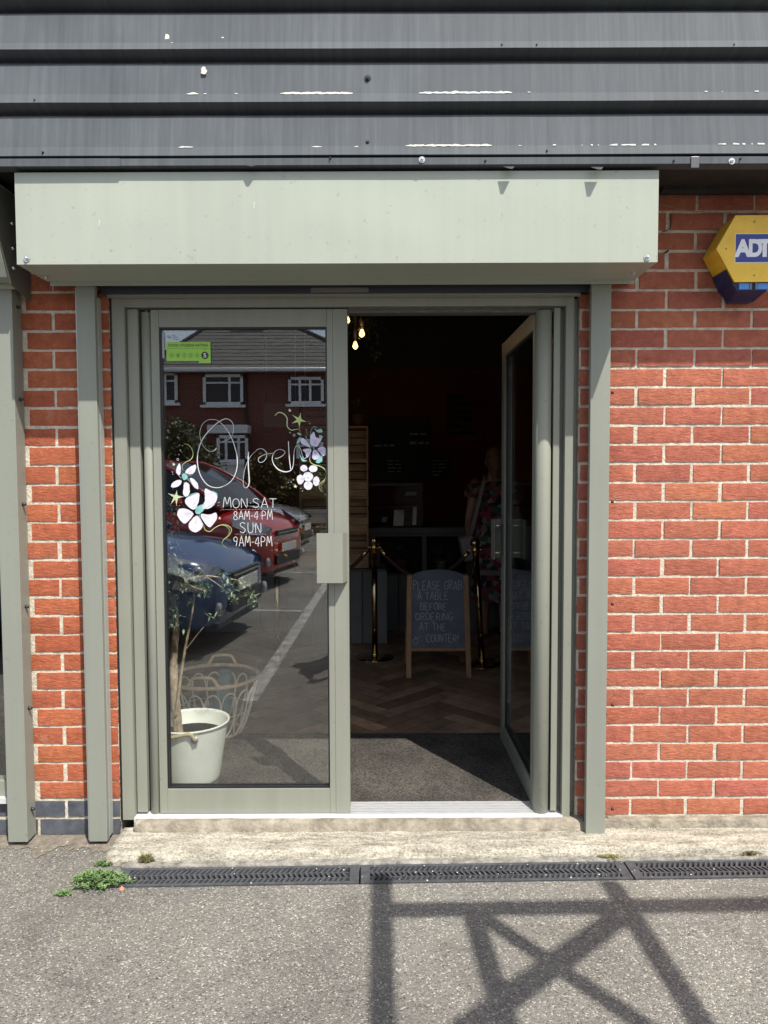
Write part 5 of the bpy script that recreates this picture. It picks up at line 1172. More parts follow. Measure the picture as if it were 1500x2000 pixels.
# ---- pendant bulbs (lit) ----
M_BULB = glass('bulb_glass', (1, .82, .5), .05); M_FIL = mat('filament', (1, .7, .3), emit=(1, .72, .32), estr=3.2); M_SOCK = mat('lamp_socket', (.06, .055, .05), .5)
blab = ['lit filament bulb hanging beside the door edge', 'lit globe filament bulb hanging at mid height', 'lit globe filament bulb hanging lowest', 'lit filament bulb mostly hidden by the door head']
for (px, py, Y, r_), lb in zip(((679, 626, 2.6, .034), (707, 652, 2.5, .040), (694, 676, 2.7, .040), (694, 600, 2.9, .045)), blab):
    c = at(px, py, Y); th = thing('pendant_bulb', lb, 'bulb', tuple(c), 'cluster of hanging filament bulbs')
    m = MB(); m.lathe([(r_ * .3, r_ * 1.35), (r_ * .45, r_ * 1.0), (r_ * .85, r_ * .55), (r_, 0), (r_ * .85, -r_ * .55), (r_ * .45, -r_ * .9), (0, -r_)], c, 20); m.build('glass_envelope', M_BULB, th)
    m = MB()
    for k in range(6):
        a = k * 1.047; m.tube([c + Vector((math.cos(a) * r_ * .12, math.sin(a) * r_ * .12, r_ * .75)), c + Vector((math.cos(a) * r_ * .42, math.sin(a) * r_ * .42, -r_ * .1)), c + Vector((math.cos(a) * r_ * .12, math.sin(a) * r_ * .12, -r_ * .5))], r_ * .11, 6)
    m.build('filament', M_FIL, th)
    m = MB(); m.lathe([(r_ * .34, r_ * 1.35), (r_ * .36, r_ * 2.6), (r_ * .12, r_ * 3.2)], c, 14); m.build('socket', M_SOCK, th)
    m = MB(); m.tube([c + Vector((0, 0, r_ * 3.1)), Vector((c.x, c.y, RZ))], .003, 6); m.build('flex', M_SOCK, th)
pl_ = bpy.data.lights.new('bulb_glow', 'POINT'); pl_.energy = .6; pl_.color = (1, .66, .32); pl_.shadow_soft_size = .04; po_ = bpy.data.objects.new('bulb_glow', pl_); COL.objects.link(po_); po_.location = at(700, 662, 2.45)   # the light the lit bulbs give
# trailing greenery beside the bulbs
gp = thing('hanging_plant', 'dark trailing plant hanging from the ceiling behind the bulbs', 'plant', tuple(at(725, 600, 2.9))); m = MB()
for i in range(520):
    px = random.gauss(712, 16); py = 600 + abs(random.gauss(0, 22)) + (random.random() < .2) * random.uniform(0, 85) * (px > 722) ; q = at(px, py, 2.9 + random.uniform(-.15, .15)); leaf(m, q, Vector((random.gauss(0, .5), random.gauss(0, .5), -1)), Vector((0, -1, 0)), .035, .018)
m.build('foliage', mat('trailing_leaf', (.012, .018, .011), .8), gp)
m = MB(); q = at(712, 585, 2.9); m.lathe([(0, 0), (.09, .0), (.12, .14), (.11, .14), (0, .12)], (q.x, q.y, q.z), 20); m.tube([(q.x, q.y, q.z + .1), (q.x, q.y, RZ)], .003, 5); m.build('basket', M_SOCK, gp)

# ---- bucket with olive tree, wire basket ----
def at_depth(px, z, Y): return Vector((hx(px, Y), Y, z))
bc = Vector((-.872, .345, FLOOR)); rt, rb, hb = .168, .122, .262
M_ENAM = mat('enamel_white', (.80, .81, .72), .42, noise_amt=.08, nscale=7, bump=.0008, bscale=14)
bu = thing('metal_bucket', 'white enamel bucket holding the olive tree behind the closed leaf', 'bucket', tuple(bc))
m = MB(); m.lathe([(rb, 0), (rb + .001, .002), (rb + .003, .006), (rb + .0045, .014)] + [(rb + .0045 + (rt - rb - .0095) * q_ / 6, .014 + (hb - .034) * q_ / 6) for q_ in range(1, 7)] + [(rt - .004, hb - .010), (rt - .002, hb - .009), (rt + .003, hb - .006), (rt + .004, hb), (rt - .002, hb + .002), (rt - .008, hb - .008), (rb + .014, .09)], bc, 56); m.build('bucket_body', M_ENAM, bu)
hp = bc + Vector((math.cos(R(-70)) * .166, math.sin(R(-70)) * .166, hb - .035))
m = MB(); m.lathe([(.016, 0), (.016, .004), (.006, .01), (0, .011)], hp + Vector((0, -.004, -.0)), 14, axis='y')
m.build('handle_lug', mat('galvanised', (.45, .43, .36), .5, .6), bu)
m = MB(); m.tube(smooth([hp + Vector((.004, -.008, 0)), hp + Vector((-.02, -.012, .028)), hp + Vector((-.08, -.012, .018)), hp + Vector((-.16, 0, .006)), hp + Vector((-.22, .03, .0))], 6), .008, 8); m.build('rope_handle', mat('jute_rope', (.45, .36, .20), .9, noise_amt=.3, nscale=90, bump=.002, bscale=160), bu)
m = MB(); m.lathe([(0, .20), (rt * .86, .20)], bc, 32); m.build('soil', mat('dark_soil', (.03, .022, .017), .95, bump=.01, bscale=60, noise_amt=.3, nscale=30), bu)
ot = thing('olive_tree', 'small olive tree with mottled trunk growing in the white bucket', 'tree', (bc.x - .05, bc.y, FLOOR + .2))
T0 = Vector((hx(340, bc.y), bc.y, FLOOR + .19)); M_BARK = mat('mottled_bark', (.15, .10, .06), .9, col2=(.60, .47, .32), nscale=45, bump=.005, bscale=60, stretch=(1, 1, .5))
def tp(px, py, dy=0): return at(px, py, bc.y + dy)
trunk = smooth([T0, tp(342, 1360), tp(339, 1290, .02), tp(343, 1220, .02), tp(334, 1160, .0), tp(318, 1090, .0), tp(305, 1000, .02)], 6)
m = MB(); m.tube(trunk, [.022 * (1 - .55 * i / len(trunk)) * (1 + .12 * noise.noise(Vector((i * .7, 0, 0)))) for i in range(len(trunk))], 12)
m.build('trunk', M_BARK, ot)
limbs = []
def limb(pts, r0, r1):
    S_ = smooth(pts, 6); limbs.append(S_); m = MB(); m.tube(S_, [r0 + (r1 - r0) * i / len(S_) for i in range(len(S_))], 7); m.build('branch', M_BARK, ot)
limb([tp(343, 1400, -.02), tp(352, 1330, -.03), tp(362, 1265, -.04), tp(374, 1205, -.05), tp(380, 1160, -.05)], .008, .004)
limb([tp(362, 1270, -.04), tp(385, 1240, -.05), tp(400, 1222, -.05)], .003, .0015)
limb([tp(334, 1160), tp(360, 1135, -.05), tp(400, 1125, -.07), tp(440, 1130, -.07), tp(470, 1135, -.07), tp(490, 1150, -.07)], .006, .0015)
limb([tp(334, 1160), tp(350, 1125, -.1), tp(375, 1145, -.12), (tp(405, 1155, -.12))], .005, .0015)
limb([tp(318, 1090), tp(335, 1085, -.05), tp(352, 1100, -.07)], .005, .002)
limb([tp(400, 1125, -.07), tp(430, 1145, -.08), tp(455, 1172, -.08)], .003, .001)
limb([tp(343, 1220), tp(330, 1190, -.05), tp(322, 1210, -.06)], .003, .001)
M_OLIVE = mat('olive_leaf', (.10, .15, .07), .5, col2=(.38, .46, .29), nscale=25)
m = MB()
def olive(q, n, sp):
    for _ in range(int(n * 1.35)):
        d = Vector((random.gauss(0, 1), random.gauss(0, 1), random.gauss(0, .8))).normalized(); leaf(m, q + Vector((random.gauss(0, sp), random.gauss(0, sp), random.gauss(0, sp))), d, Vector((0, 0, 1)), random.uniform(.022, .038), random.uniform(.008, .014))
for px, py, n, sp in ((325, 1110, 70, .028), (340, 1130, 70, .025), (330, 1160, 60, .022), (352, 1120, 45, .018), (365, 1142, 40, .014), (385, 1138, 60, .012), (400, 1150, 50, .012), (375, 1170, 10, .012), (440, 1130, 25, .012), (450, 1150, 25, .012), (458, 1168, 25, .010), (468, 1138, 22, .011), (480, 1142, 15, .008), (490, 1165, 18, .010), (497, 1180, 12, .007), (335, 1195, 35, .018), (340, 1215, 22, .014), (318, 1000, 110, .05), (300, 1040, 130, .06), (405, 1160, 12, .01), (415, 1200, 6, .01), (325, 1075, 60, .03)): olive(tp(px, py, -.07), n, sp)
m.build('foliage', M_OLIVE, ot)
kc = Vector((-.905, .93, FLOOR)); kr, kz, krb = .235, .30, .14
bk = thing('wire_basket', 'scalloped rustic wire basket with wooden handles behind the white bucket', 'basket', tuple(kc))
M_WIRE = mat('aged_wire', (.90, .82, .66), .6, 0, .12, 40); M_WOOD = mat('basket_cane', (.78, .58, .38), .6, noise_amt=.3, nscale=30)
m = MB(); ringp = lambda r_, z: [kc + Vector((math.cos(k * .1309) * r_, math.sin(k * .1309) * r_, z)) for k in range(48)]
m.tube(ringp(kr, kz), .010, 8, closed=True); m.tube(ringp(krb, .01), .009, 8, closed=True); m.build('rim', M_WOOD, bk)
m = MB(); ns_ = 16
def br(z): return krb + (kr - krb) * (z / kz) ** .7
for k in range(ns_):
    a0 = 2 * math.pi * k / ns_; da = 2 * math.pi / ns_
    pts = []
    for (fa, z) in ((.5, .01), (.15, .06), (.04, .14), (.06, .20), (.2, .245), (.5, .262), (.8, .245), (.94, .20), (.96, .14), (.85, .06), (.5, .01)):
        a = a0 + da * fa * 1.05; r_ = br(z); pts.append(kc + Vector((math.cos(a) * r_, math.sin(a) * r_, z)))
    m.tube(smooth(pts, 3), .0043, 6)
m.tube(ringp(br(.13), .13), .003, 5, closed=True); m.build('wire_hoops', M_WIRE, bk)
for sg in (-1, 1):
    m = MB(); a = [kc + Vector((x, sg * math.sqrt(max(0, kr ** 2 - x * x)), kz + z)) for x, z in ((-.13, .004), (-.08, .006), (-.055, .045), (-.03, .055), (.03, .055), (.055, .045), (.08, .006), (.13, .004))]
    m.tube(smooth(a, 3), .0085, 8); m.build('handle', M_WOOD, bk)
wb = thing('glass_vase', 'pale blue glass vase lying inside the wire basket', 'vase', (kc.x + .05, kc.y, FLOOR + .03)); m = MB(); pa = kc + Vector((.02, 0, .05)); pb = kc + Vector((.07, -.02, .33))
m.tube([pa, pa.lerp(pb, .3), pa.lerp(pb, .55), pa.lerp(pb, .8), pb], [.045, .06, .045, .026, .034], 20, cap=False); m.build('vase_body', mat('blue_glass', (.12, .28, .32), .08, spec=.8), wb)
# =====================================================================
# ACROSS THE CAR PARK (behind the camera; the closed leaf's pane mirrors it)
# =====================================================================
M_TYRE = mat('tyre_rubber', (.015, .015, .016), .85, bump=.002, bscale=50); M_RIM = mat('alloy_rim', (.45, .45, .46), .3, .9); M_CGLASS = mat('car_glass', (.015, .02, .022), .04, spec=.9)
M_LAMP = mat('headlamp_glass', (.45, .47, .5), .06, .4, spec=.9); M_TRIM = mat('car_trim', (.02, .02, .022), .5); M_PLATE = mat('number_plate', (.70, .70, .66), .4); M_AMBER = mat('indicator_amber', (.8, .30, .03), .3); M_CHROME = mat('chrome_trim', (.7, .7, .7), .12, 1)
def car(name_label, paint, H, nose, heading, Ls=4.1, fogs=True, cab=0):
    th = thing('parked_car', name_label, 'car', (0, 0, 0), 'cars parked across the car park'); 
    st = [(0, .50, .30, .60, .64), (.05, .66, .22, .68, .72), (.16, .79, .18, .74, .80), (.40, .86, .17, .82, .90), (.75, .875, .17, .87, .96), (1.15, .88, .17, .93, 1.0), (1.6, .88, .17, .95, .97), (2.6, .88, .17, .97, .99), (3.5, .87, .18, .98, 1.0), (3.9, .84, .22, .96, 1.0), (4.05, .76, .28, .9, .96), (4.12, .66, .34, .82, .86)]
    k = H / 1.48; st = [(s * Ls / 4.1, w_, zl, zb * (.4 + .6 * k), zc * (.4 + .6 * k)) for s, w_, zl, zb, zc in st]
    def ringpts(s, w_, zl, zb, zc):
        h = [(0, zl), (.8 * w_, zl), (.96 * w_, zl + .08), (w_, zl + (zb - zl) * .5), (.985 * w_, zb - .10), (.93 * w_, zb - .02), (.82 * w_, zb + .35 * (zc - zb)), (.45 * w_, zc - .01), (0, zc)]
        return [(-s, y, z) for y, z in h] + [(-s, -y, z) for y, z in h[-2:0:-1]]
    sm = []
    for i in range(len(st) - 1):
        for q in range(3):
            t = q / 3; sm.append(tuple(a + (b - a) * t for a, b in zip(st[i], st[i + 1])))
    sm.append(st[-1]); m = MB(); rings = [ringpts(*s_) for s_ in sm]; n_ = len(rings[0]); vs = [p for r_ in rings for p in r_]
    fs = [(i * n_ + j, i * n_ + (j + 1) % n_, (i + 1) * n_ + (j + 1) % n_, (i + 1) * n_ + j) for i in range(len(rings) - 1) for j in range(n_)] + [tuple(range(n_))[::-1], tuple(range((len(rings) - 1) * n_, len(rings) * n_))]
    m.raw(vs, fs, 0, True); m.build('body', paint, th)
    # cabin
    zb_ = st[6][3]; L = lambda s: s * Ls / 4.1
    gl = [(1.10, .80, zb_ + .02, .80, zb_ + .03), (1.45, .80, zb_ + .02, .73, zb_ + (H - zb_) * .52), (1.95, .80, zb_ + .02, .62, H - .05), (2.3, .80, zb_ + .02, .60, H - .01), (3.2, .80, zb_ + .02, .60, H - .02), (3.7, .79, zb_ + .02, .60, H - .09), (3.98, .76, zb_ + .02, .70, zb_ + .08)]
    gl = [(s - cab if s < 3 else s, *r__) for s, *r__ in gl]
    m = MB(); rr = []
    for s, wb_, zb2, wt, zt3 in gl: rr.append([(-L(s), wb_, zb2 - .03), (-L(s), wt + .02, zt3 - .05), (-L(s), wt - .06, zt3), (-L(s), 0, zt3 + .025), (-L(s), -wt + .06, zt3), (-L(s), -wt - .02, zt3 - .05), (-L(s), -wb_, zb2 - .03)])
    for i in range(len(rr) - 1):
        for j in range(6):
            roof = (j in (1, 2, 3, 4)) and 2 <= i <= 4
            m.raw([rr[i][j], rr[i][j + 1], rr[i + 1][j + 1], rr[i + 1][j]], [(0, 1, 2, 3)], 0 if roof else 1, True)
    m.build('cabin', [paint, M_CGLASS], th)
    m = MB()
    for s_ in (-1, 1):
        a_ = [(-L(s), s_ * (wt + .015), zt3 - .02) for s, wb_, zb2, wt, zt3 in gl]; a_[0] = (-L(1.05 - cab), s_ * .80, zb_ + .01); m.tube(smooth(a_, 3), .028, 8)
        for s, tilt in ((2.45 - cab, 0), (3.35, .1)): m.bar((-L(s), s_ * .80, zb_), (-L(s + tilt), s_ * .62, H - .06), .09, .02, up=(0, s_, 0))
    m.build('pillars', paint, th)
    for s_ in (-1, 1):
        m = MB(); m.raw([(-.08, s_ * .50, .60 * k), (-.16, s_ * .795, .63 * k), (-.40, s_ * .862, .73 * k), (-.44, s_ * .80, .86 * k), (-.20, s_ * .62, .77 * k), (-.02, s_ * .50, .69 * k)], [(0, 1, 5), (1, 4, 5), (1, 2, 4), (2, 3, 4)], 0, True)
        m.v = [(x + .035, y * 1.02, z + .01) for x, y, z in m.v]; h_ = m.build('headlight', M_LAMP, th)
        m = MB(); m.ball((-.16, s_ * .70, .70 * k), .055, mi=0); m.build('lamp_bowl', M_CHROME, h_)
        m = MB(); m.raw([(-.10, s_ * .80, .60 * k), (-.30, s_ * .872, .66 * k), (-.32, s_ * .875, .59 * k), (-.12, s_ * .80, .55 * k)], [(0, 1, 2, 3)]); m.v = [(x + .03, y * 1.015, z) for x, y, z in m.v]; m.build('indicator', M_AMBER if cab else M_LAMP, th)
        m = MB(); m.ball((-L(1.55 - cab), s_ * .98, zb_ + .10), .06, .10, .07); m.bar((-L(1.55 - cab), s_ * .86, zb_ + .05), (-L(1.55 - cab), s_ * .95, zb_ + .09), .05, .03); m.build('wing_mirror', paint, th)
        if fogs:
            m = MB(); m.lathe([(0, .03), (.055, .025), (.06, 0)], (-.02, s_ * .62, .36), 16, axis='x'); m.build('fog_lamp', M_LAMP, th)
        for s in (.80, 3.35):
            c = (-L(s), s_ * .80, .31); wh = MB(); y0, y1 = (.71, .895)
            arch = MB(); arch.lathe([(0, .893 * s_), (.375, .893 * s_), (.375, .80 * s_)], (-L(s), 0, .32), 36, axis='y'); arch.build('wheel_arch', M_TRIM, th)
            wheel = MB(); wheel.lathe([(.20, s_ * .70), (.30, s_ * .70), (.315, s_ * .74), (.315, s_ * .87), (.30, s_ * .905), (.21, s_ * .908)], (-L(s), 0, .315), 36, axis='y'); tw = wheel.build('tyre', M_TYRE, th)
            rm = MB(); rm.lathe([(.21, s_ * .906), (.19, s_ * .885), (.05, s_ * .900), (0, s_ * .905)], (-L(s), 0, .315), 30, axis='y'); rm.build('rim', M_RIM, tw)
    m = MB(); m.box(.000, .030, -.42, .42, .30, .44); m.build('lower_grille', M_TRIM, th, bevel=.01)
    m = MB(); m.box(-.015, .022, -.36, .36, .60 * k, .66 * k); m.box(.022, .026, -.33, .33, .622 * k, .634 * k, 1); m.build('grille', [M_TRIM, M_CHROME], th, bevel=.004)
    m = MB(); m.box(.031, .040, -.26, .26, .46, .57); m.build('number_plate', M_PLATE, th, bevel=.003)
    m = MB(); m.box(-.60, -.05, -.56, .56, .17, .215); m.build('skirt', M_TRIM, th, bevel=.008)
    for s_ in (-1, 1):
        m = MB(); m.box(-L(2.42), -L(2.43) - .004, s_ * .878, s_ * .886, .32, zb_ - .1); m.box(-L(1.5), -L(3.2), s_ * .885, s_ * .892, .46, .475); m.build('door_seams', M_TRIM, th)
        m = MB(); m.box(-L(2.60), -L(2.60) + .16, min(s_ * .875, s_ * .905), max(s_ * .875, s_ * .905), zb_ - .16, zb_ - .13); m.build('door_handle', paint, th, bevel=.004)
    th.location = (nose[0], nose[1], 0); th.rotation_euler = (0, 0, heading); return th
M_BLUE = mat('paint_dark_blue', (.018, .07, .22), .14, .1, coat=1); M_RED = mat('paint_red', (.48, .016, .018), .15, coat=.9); M_SILV = mat('paint_silver', (.42, .44, .45), .2, .7, coat=.6)
car('dark blue hatchback parked nose outwards nearest the shop doorway', M_BLUE, 1.42, (-1.26, -3.62), R(8))
car('bright red taller hatchback parked beyond the dark blue one', M_RED, 1.66, (-1.30, -6.85), R(14), 4.1, cab=.5)
car('silver saloon parked farthest back beyond the red hatchback', M_SILV, 1.45, (-1.42, -10.4), R(6), 4.3)
# semi-detached house
HY = -22.3
def rx(px, Y=HY, py=925): return refl(px, py, Y).x
def rz(py, Y=HY): return refl(500, py, Y).z
hs = thing('brick_house', 'dark red brick semi-detached house with hipped slate roof across the road', 'house', (rx(500), HY, 0))
M_HB = mat('house_brick', (.16, .045, .032), .9, noise_amt=.2, nscale=3); t = M_HB.node_tree; tc = nd(t, 'ShaderNodeTexCoord'); bt = nd(t, 'ShaderNodeTexBrick'); mp = nd(t, 'ShaderNodeMapping'); mp.inputs['Rotation'].default_value = (R(90), 0, 0)
bt.inputs['Scale'].default_value = 1; bt.inputs['Brick Width'].default_value = .225; bt.inputs['Row Height'].default_value = .075; bt.inputs['Mortar Size'].default_value = .008
bt.inputs['Color1'].default_value = (.18, .05, .035, 1); bt.inputs['Color2'].default_value = (.13, .035, .028, 1); bt.inputs['Mortar'].default_value = (.22, .16, .13, 1)
t.links.new(tc.outputs['Object'], mp.inputs[0]); t.links.new(mp.outputs[0], bt.inputs['Vector']); t.links.new(bt.outputs['Color'], t.nodes['Principled BSDF'].inputs['Base Color'])
M_SLATE = mat('roof_slate', (.14, .135, .125), .85, noise_amt=.3, nscale=2.5, bump=.03, bscale=9, stretch=(1, 3, 3)); M_UPVC = mat('white_upvc', (.85, .87, .90), .35); M_WGL = mat('house_window_glass', (.035, .04, .05), .15, spec=.25); M_LEAD = mat('lead_flashing', (.08, .08, .085), .6)
hx0, hx1, ez = rx(306), rx(735), rz(722)
hd = 8.0
m = MB(); m.box(hx0, hx1, HY - hd, HY, 0, ez); m.build('wall', M_HB, hs)
ov = .35; rg = ez + 2.6; ax, bx_ = hx0 + 1.5, hx1 - 4.0; ym = HY - hd / 2
e = [(hx0 - ov, HY + ov, ez), (hx1 + ov, HY + ov, ez), (hx1 + ov, HY - hd - ov, ez), (hx0 - ov, HY - hd - ov, ez)]; r0, r1 = (ax, ym, rg), (bx_, ym, rg)
m = MB(); m.raw([*e, r0, r1], [(0, 1, 5, 4), (1, 2, 5), (2, 3, 4, 5), (3, 0, 4)]); m.box(hx0 - ov, hx1 + ov, HY - hd - ov, HY + ov, ez - .12, ez - .01)
for k in range(14):
    f_ = (k + 1) / 15; a_ = Vector(e[0]).lerp(Vector(r0), f_); b_ = Vector(e[1]).lerp(Vector(r1), f_); m.bar(a_ + Vector((0, .004, .004)), b_ + Vector((0, .004, .004)), .02, .005)
rf = m.build('roof', M_SLATE, hs)
m = MB(); m.tube([e[0], r0, r1, e[1]], .09, 8); m.build('ridge_tiles', M_LEAD, rf)
cx_ = (rx(462) + rx(522)) / 2; m = MB(); m.box(cx_ - .55, cx_ + .55, ym - .4, ym + .4, rg - 1.0, rg + 1.1); m.box(cx_ - .6, cx_ + .6, ym - .45, ym + .45, rg + .9, rg + 1.0)
for q in (-.35, 0, .35): m.lathe([(.12, rg + 1.1), (.10, rg + 1.45)], (cx_ + q, ym, 0), 12)
m.build('chimney', M_HB, rf)
m = MB(); m.tube([(hx0 - ov, HY + ov + .05, ez - .05), (hx1 + ov, HY + ov + .05, ez - .05)], .07, 8); m.build('gutter', M_UPVC, rf)
def win(px0, py0, px1, py1, Y=HY, mull=(.33,), tr=.72):
    x0, x1, z0, z1 = rx(px0, Y), rx(px1, Y), rz(py1, Y), rz(py0, Y); m = MB(); m.box(x0, x1, Y + .001, Y + .03, z0, z1); g_ = m.build('window', M_WGL, hs)
    m = MB(); f_ = .10
    for a in ((x0, x1, z0, z0 + f_), (x0, x1, z1 - f_, z1), (x0, x0 + f_, z0, z1), (x1 - f_, x1, z0, z1)): m.box(a[0], a[1], Y + .03, Y + .09, a[2], a[3])
    for q in mull: m.box(x0 + (x1 - x0) * q - .04, x0 + (x1 - x0) * q + .04, Y + .031, Y + .095, z0 + f_, z1 - f_)
    m.box(x0 + f_, x1 - f_, Y + .032, Y + .085, z0 + (z1 - z0) * tr - .03, z0 + (z1 - z0) * tr + .03); m.build('window_frame', M_UPVC, g_, bevel=.006)
    m = MB(); m.box(x0 - .08, x1 + .08, Y + .001, Y + .16, z0 - .09, z0 - .002); m.build('sill', M_UPVC, g_)
win(400, 731, 478, 791, mull=(.66,)); win(565, 737, 634, 790, mull=(.33, .62)); win(272, 727, 351, 787, mull=(.7,)); win(660, 737, 720, 790)
m = MB(); x0, x1 = rx(415), rx(492); m.box(x0, x1, HY, HY + .7, rz(848), rz(832)); m.box(x0 + .1, x1 - .1, HY, HY + .6, 0, rz(905)); m.build('bay', M_UPVC, hs, bevel=.02)
win(425, 850, 486, 903, Y=HY + .55, mull=(.3, .7), tr=.75); win(580, 858, 632, 905, mull=(.5,))
m = MB(); m.tube([(rx(483), HY + .08, ez), (rx(483), HY + .08, .1)], .05, 8); m.build('drainpipe', M_TRIM, hs)
# garden: clipped hedge, round bush, timber fence, low white rail
M_HEDGE = mat('hedge_leaf', (.035, .065, .018), .6, col2=(.10, .16, .05), nscale=3); M_BUSH = mat('golden_bush_leaf', (.10, .10, .02), .6, col2=(.20, .19, .05), nscale=3)
def shrub(name, label, c, rad, n, mt, size=.11):
    th = thing(name, label, 'bush', (c[0], c[1], 0)); m = MB(); m.ball((c[0], c[1], c[2]), rad[0] * .86, rad[1] * .86, rad[2] * .86, seg=20, rings=12); m.v = [tuple(Vector(p) + (Vector(p) - Vector(c)) * .18 * noise.noise(Vector(p) * 1.7)) for p in m.v]
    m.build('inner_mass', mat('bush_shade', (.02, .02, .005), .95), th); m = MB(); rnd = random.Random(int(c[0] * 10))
    for i in range(n):
        d = Vector((rnd.gauss(0, 1), rnd.gauss(0, 1), rnd.gauss(0, 1))).normalized(); q = Vector(c) + Vector((d.x * rad[0], d.y * rad[1], d.z * rad[2])) * rnd.uniform(.82, 1.05); q *= 1
        q += d * .25 * noise.noise(q * 1.3)
        if q.z < .02: continue
        leaf(m, q, Vector((rnd.gauss(0, 1), rnd.gauss(0, 1), rnd.gauss(.3, .7))), Vector((0, 0, 1)), size * rnd.uniform(.6, 1.2), size * .6)
    m.build('foliage', mt, th); m = MB(); m.tube([(c[0], c[1], 0), (c[0] + .05, c[1], c[2])], [.07, .04], 8); m.build('stem', M_BARK, th)
bYr = -14.5
shrub('hedge', 'big rounded dark green hedge in front of the brick house', (rx(352, bYr), bYr, 1.25), (.98, 1.3, 1.5), 5200, M_HEDGE)
shrub('garden_bush', 'round golden green bush against the timber fence', (rx(522, -16.5), -16.5, 1.0), (.62, .6, 1.02), 2600, M_BUSH)
shrub('garden_bush', 'low yellow green bush right of the round golden one', (rx(600, -16.0), -16.0, .75), (.75, .6, .75), 1800, M_BUSH)
shrub('garden_bush', 'small dark bush behind the red hatchback', (rx(455, -14.0), -14.0, .55), (.7, .5, .7), 1500, M_HEDGE)
M_FENCE = mat('brown_timber_fence', (.07, .042, .022), .85, noise_amt=.3, nscale=4, stretch=(1, 1, 8)); fy = -17.2
tf = thing('timber_fence', 'brown horizontal board fence between the hedge and the car park rail', 'fence', (rx(560, fy), fy, 0)); x0, x1 = rx(478, fy), rx(760, fy); m = MB(); z = .1
while z < 1.75: m.box(x0, x1, fy, fy + .025, z, z + .17); z += .18
m.build('boards', M_FENCE, tf, bevel=.004)
x = x0
while x < x1:
    m = MB(); m.box(x, x + .09, fy - .10, fy - .001, 0, 1.85); m.build('post', M_FENCE, tf, bevel=.004); x += 1.7
ry_ = -14.9; wr = thing('knee_rail', 'low pale rail along the far edge of the car park', 'rail', (rx(600, ry_), ry_, 0)); m = MB(); x0, x1 = rx(556, ry_), rx(800, ry_)
m.box(x0, x1, ry_ - .03, ry_ + .03, .28, .60); m.build('rail_board', mat('pale_rail', (.42, .41, .38), .8, noise_amt=.2, nscale=3), wr, bevel=.006)
x = x0 + .2
while x < x1:
    m = MB(); m.box(x, x + .1, ry_ - .13, ry_ - .031, 0, .66); m.build('post', M_FENCE, wr); x += 1.5
m = MB(); m.poly([(-30, -15.2, .006), (30, -15.2, .006), (30, -17.4, .006), (-30, -17.4, .006)]); tag(m.build('verge', mat('grass_verge', (.05, .06, .02), .95, col2=(.10, .10, .04), nscale=6)), kind='structure')

# ---- galvanised overhead frame whose lattice shades the asphalt ----
HB = 2.75; SHX, SHY = SD.x / SD.z * HB, SD.y / SD.z * HB
def up(px, py):
    p = atz(px, py, 0); return Vector((p.x + SHX, p.y + SHY, HB))
of = thing('overhead_frame', 'galvanised steel canopy frame with crossed braces standing outside the doorway', 'canopy frame', (2.9, -1.7, 0))
M_GALV = mat('galvanised_steel', (.38, .39, .40), .45, .8, .15, 12)
def obar(a, b, w_, name='brace'): m = MB(); m.bar(a, b, w_, .05); return m.build(name, M_GALV, of, bevel=.003)
P1 = up(745, 1712); P2 = up(747, 2000); dV = (P2 - P1).normalized()
YN = P1.y; YF2 = -4.2
Vt = P1; Vb = Vector((P1.x + dV.x * (YF2 - P1.y) / dV.y, YF2, HB))
obar(Vt, Vb, .062, 'main_beam')
h0 = up(745, 1778); h1 = up(1500, 1766); dH = (h1 - h0); hE = h0 + dH * ((3.0 - h0.x) / dH.x); obar(h0 + dH.normalized() * .032, hE, .062, 'cross_beam')
def ext(a, b, Yt, w_=.062, back=0):
    a, b = up(*a), up(*b); d = (b - a).normalized(); s0 = a - d * back; s1 = a + d * ((Yt - a.y) / d.y); return obar(s0 + Vector((0, 0, -.012)), s1 + Vector((0, 0, -.012)), w_)
ext((1188, 1722), (1368, 2000), YF2, .062)
ext((1205, 1788), (960, 1968), -2.95, .062)
ext((935, 1785), (1240, 1990), -3.0, .060)
ext((922, 1790), (975, 1965), YF2, .058)
far = MB(); obar(Vector((Vb.x - .2, YF2, HB + .03)), Vector((3.0, YF2, HB + .03)), .07, 'rear_beam')
for y in (hE.y, YF2): m = MB(); m.box(3.0, 3.07, y - .035, y + .035, 0, HB + .06); m.box(2.96, 3.11, y - .075, y + .075, 0, .012); m.build('post', M_GALV, of, bevel=.003)
# =====================================================================
# PEOPLE
# =====================================================================
def loft(m, secs, seg=20, cap=True):        # secs: (centre, rx, ry) horizontal ellipses
    vs = []
    for c, rx_, ry_ in secs:
        c = Vector(c)
        for k in range(seg): a = 2 * math.pi * k / seg; vs.append(c + Vector((math.cos(a) * rx_, math.sin(a) * ry_, 0)))
    n = len(secs); fs = [(i * seg + k, i * seg + (k + 1) % seg, (i + 1) * seg + (k + 1) % seg, (i + 1) * seg + k) for i in range(n - 1) for k in range(seg)]
    if cap: fs += [tuple(range(seg))[::-1], tuple(range((n - 1) * seg, n * seg))]
    m.raw(vs, fs, 0, True)
def remesh(o, vox, it=6):
    r = o.modifiers.new('remesh', 'REMESH'); r.mode = 'VOXEL'; r.voxel_size = vox; r.use_smooth_shade = True
    s_ = o.modifiers.new('smooth', 'SMOOTH'); s_.iterations = it; s_.factor = .5
M_SKIN = mat('skin', (.42, .22, .15), .5, noise_amt=.06, nscale=12); M_HAIR = mat('brown_hair', (.17, .10, .05), .6, noise_amt=.4, nscale=30, stretch=(6, 6, .6))
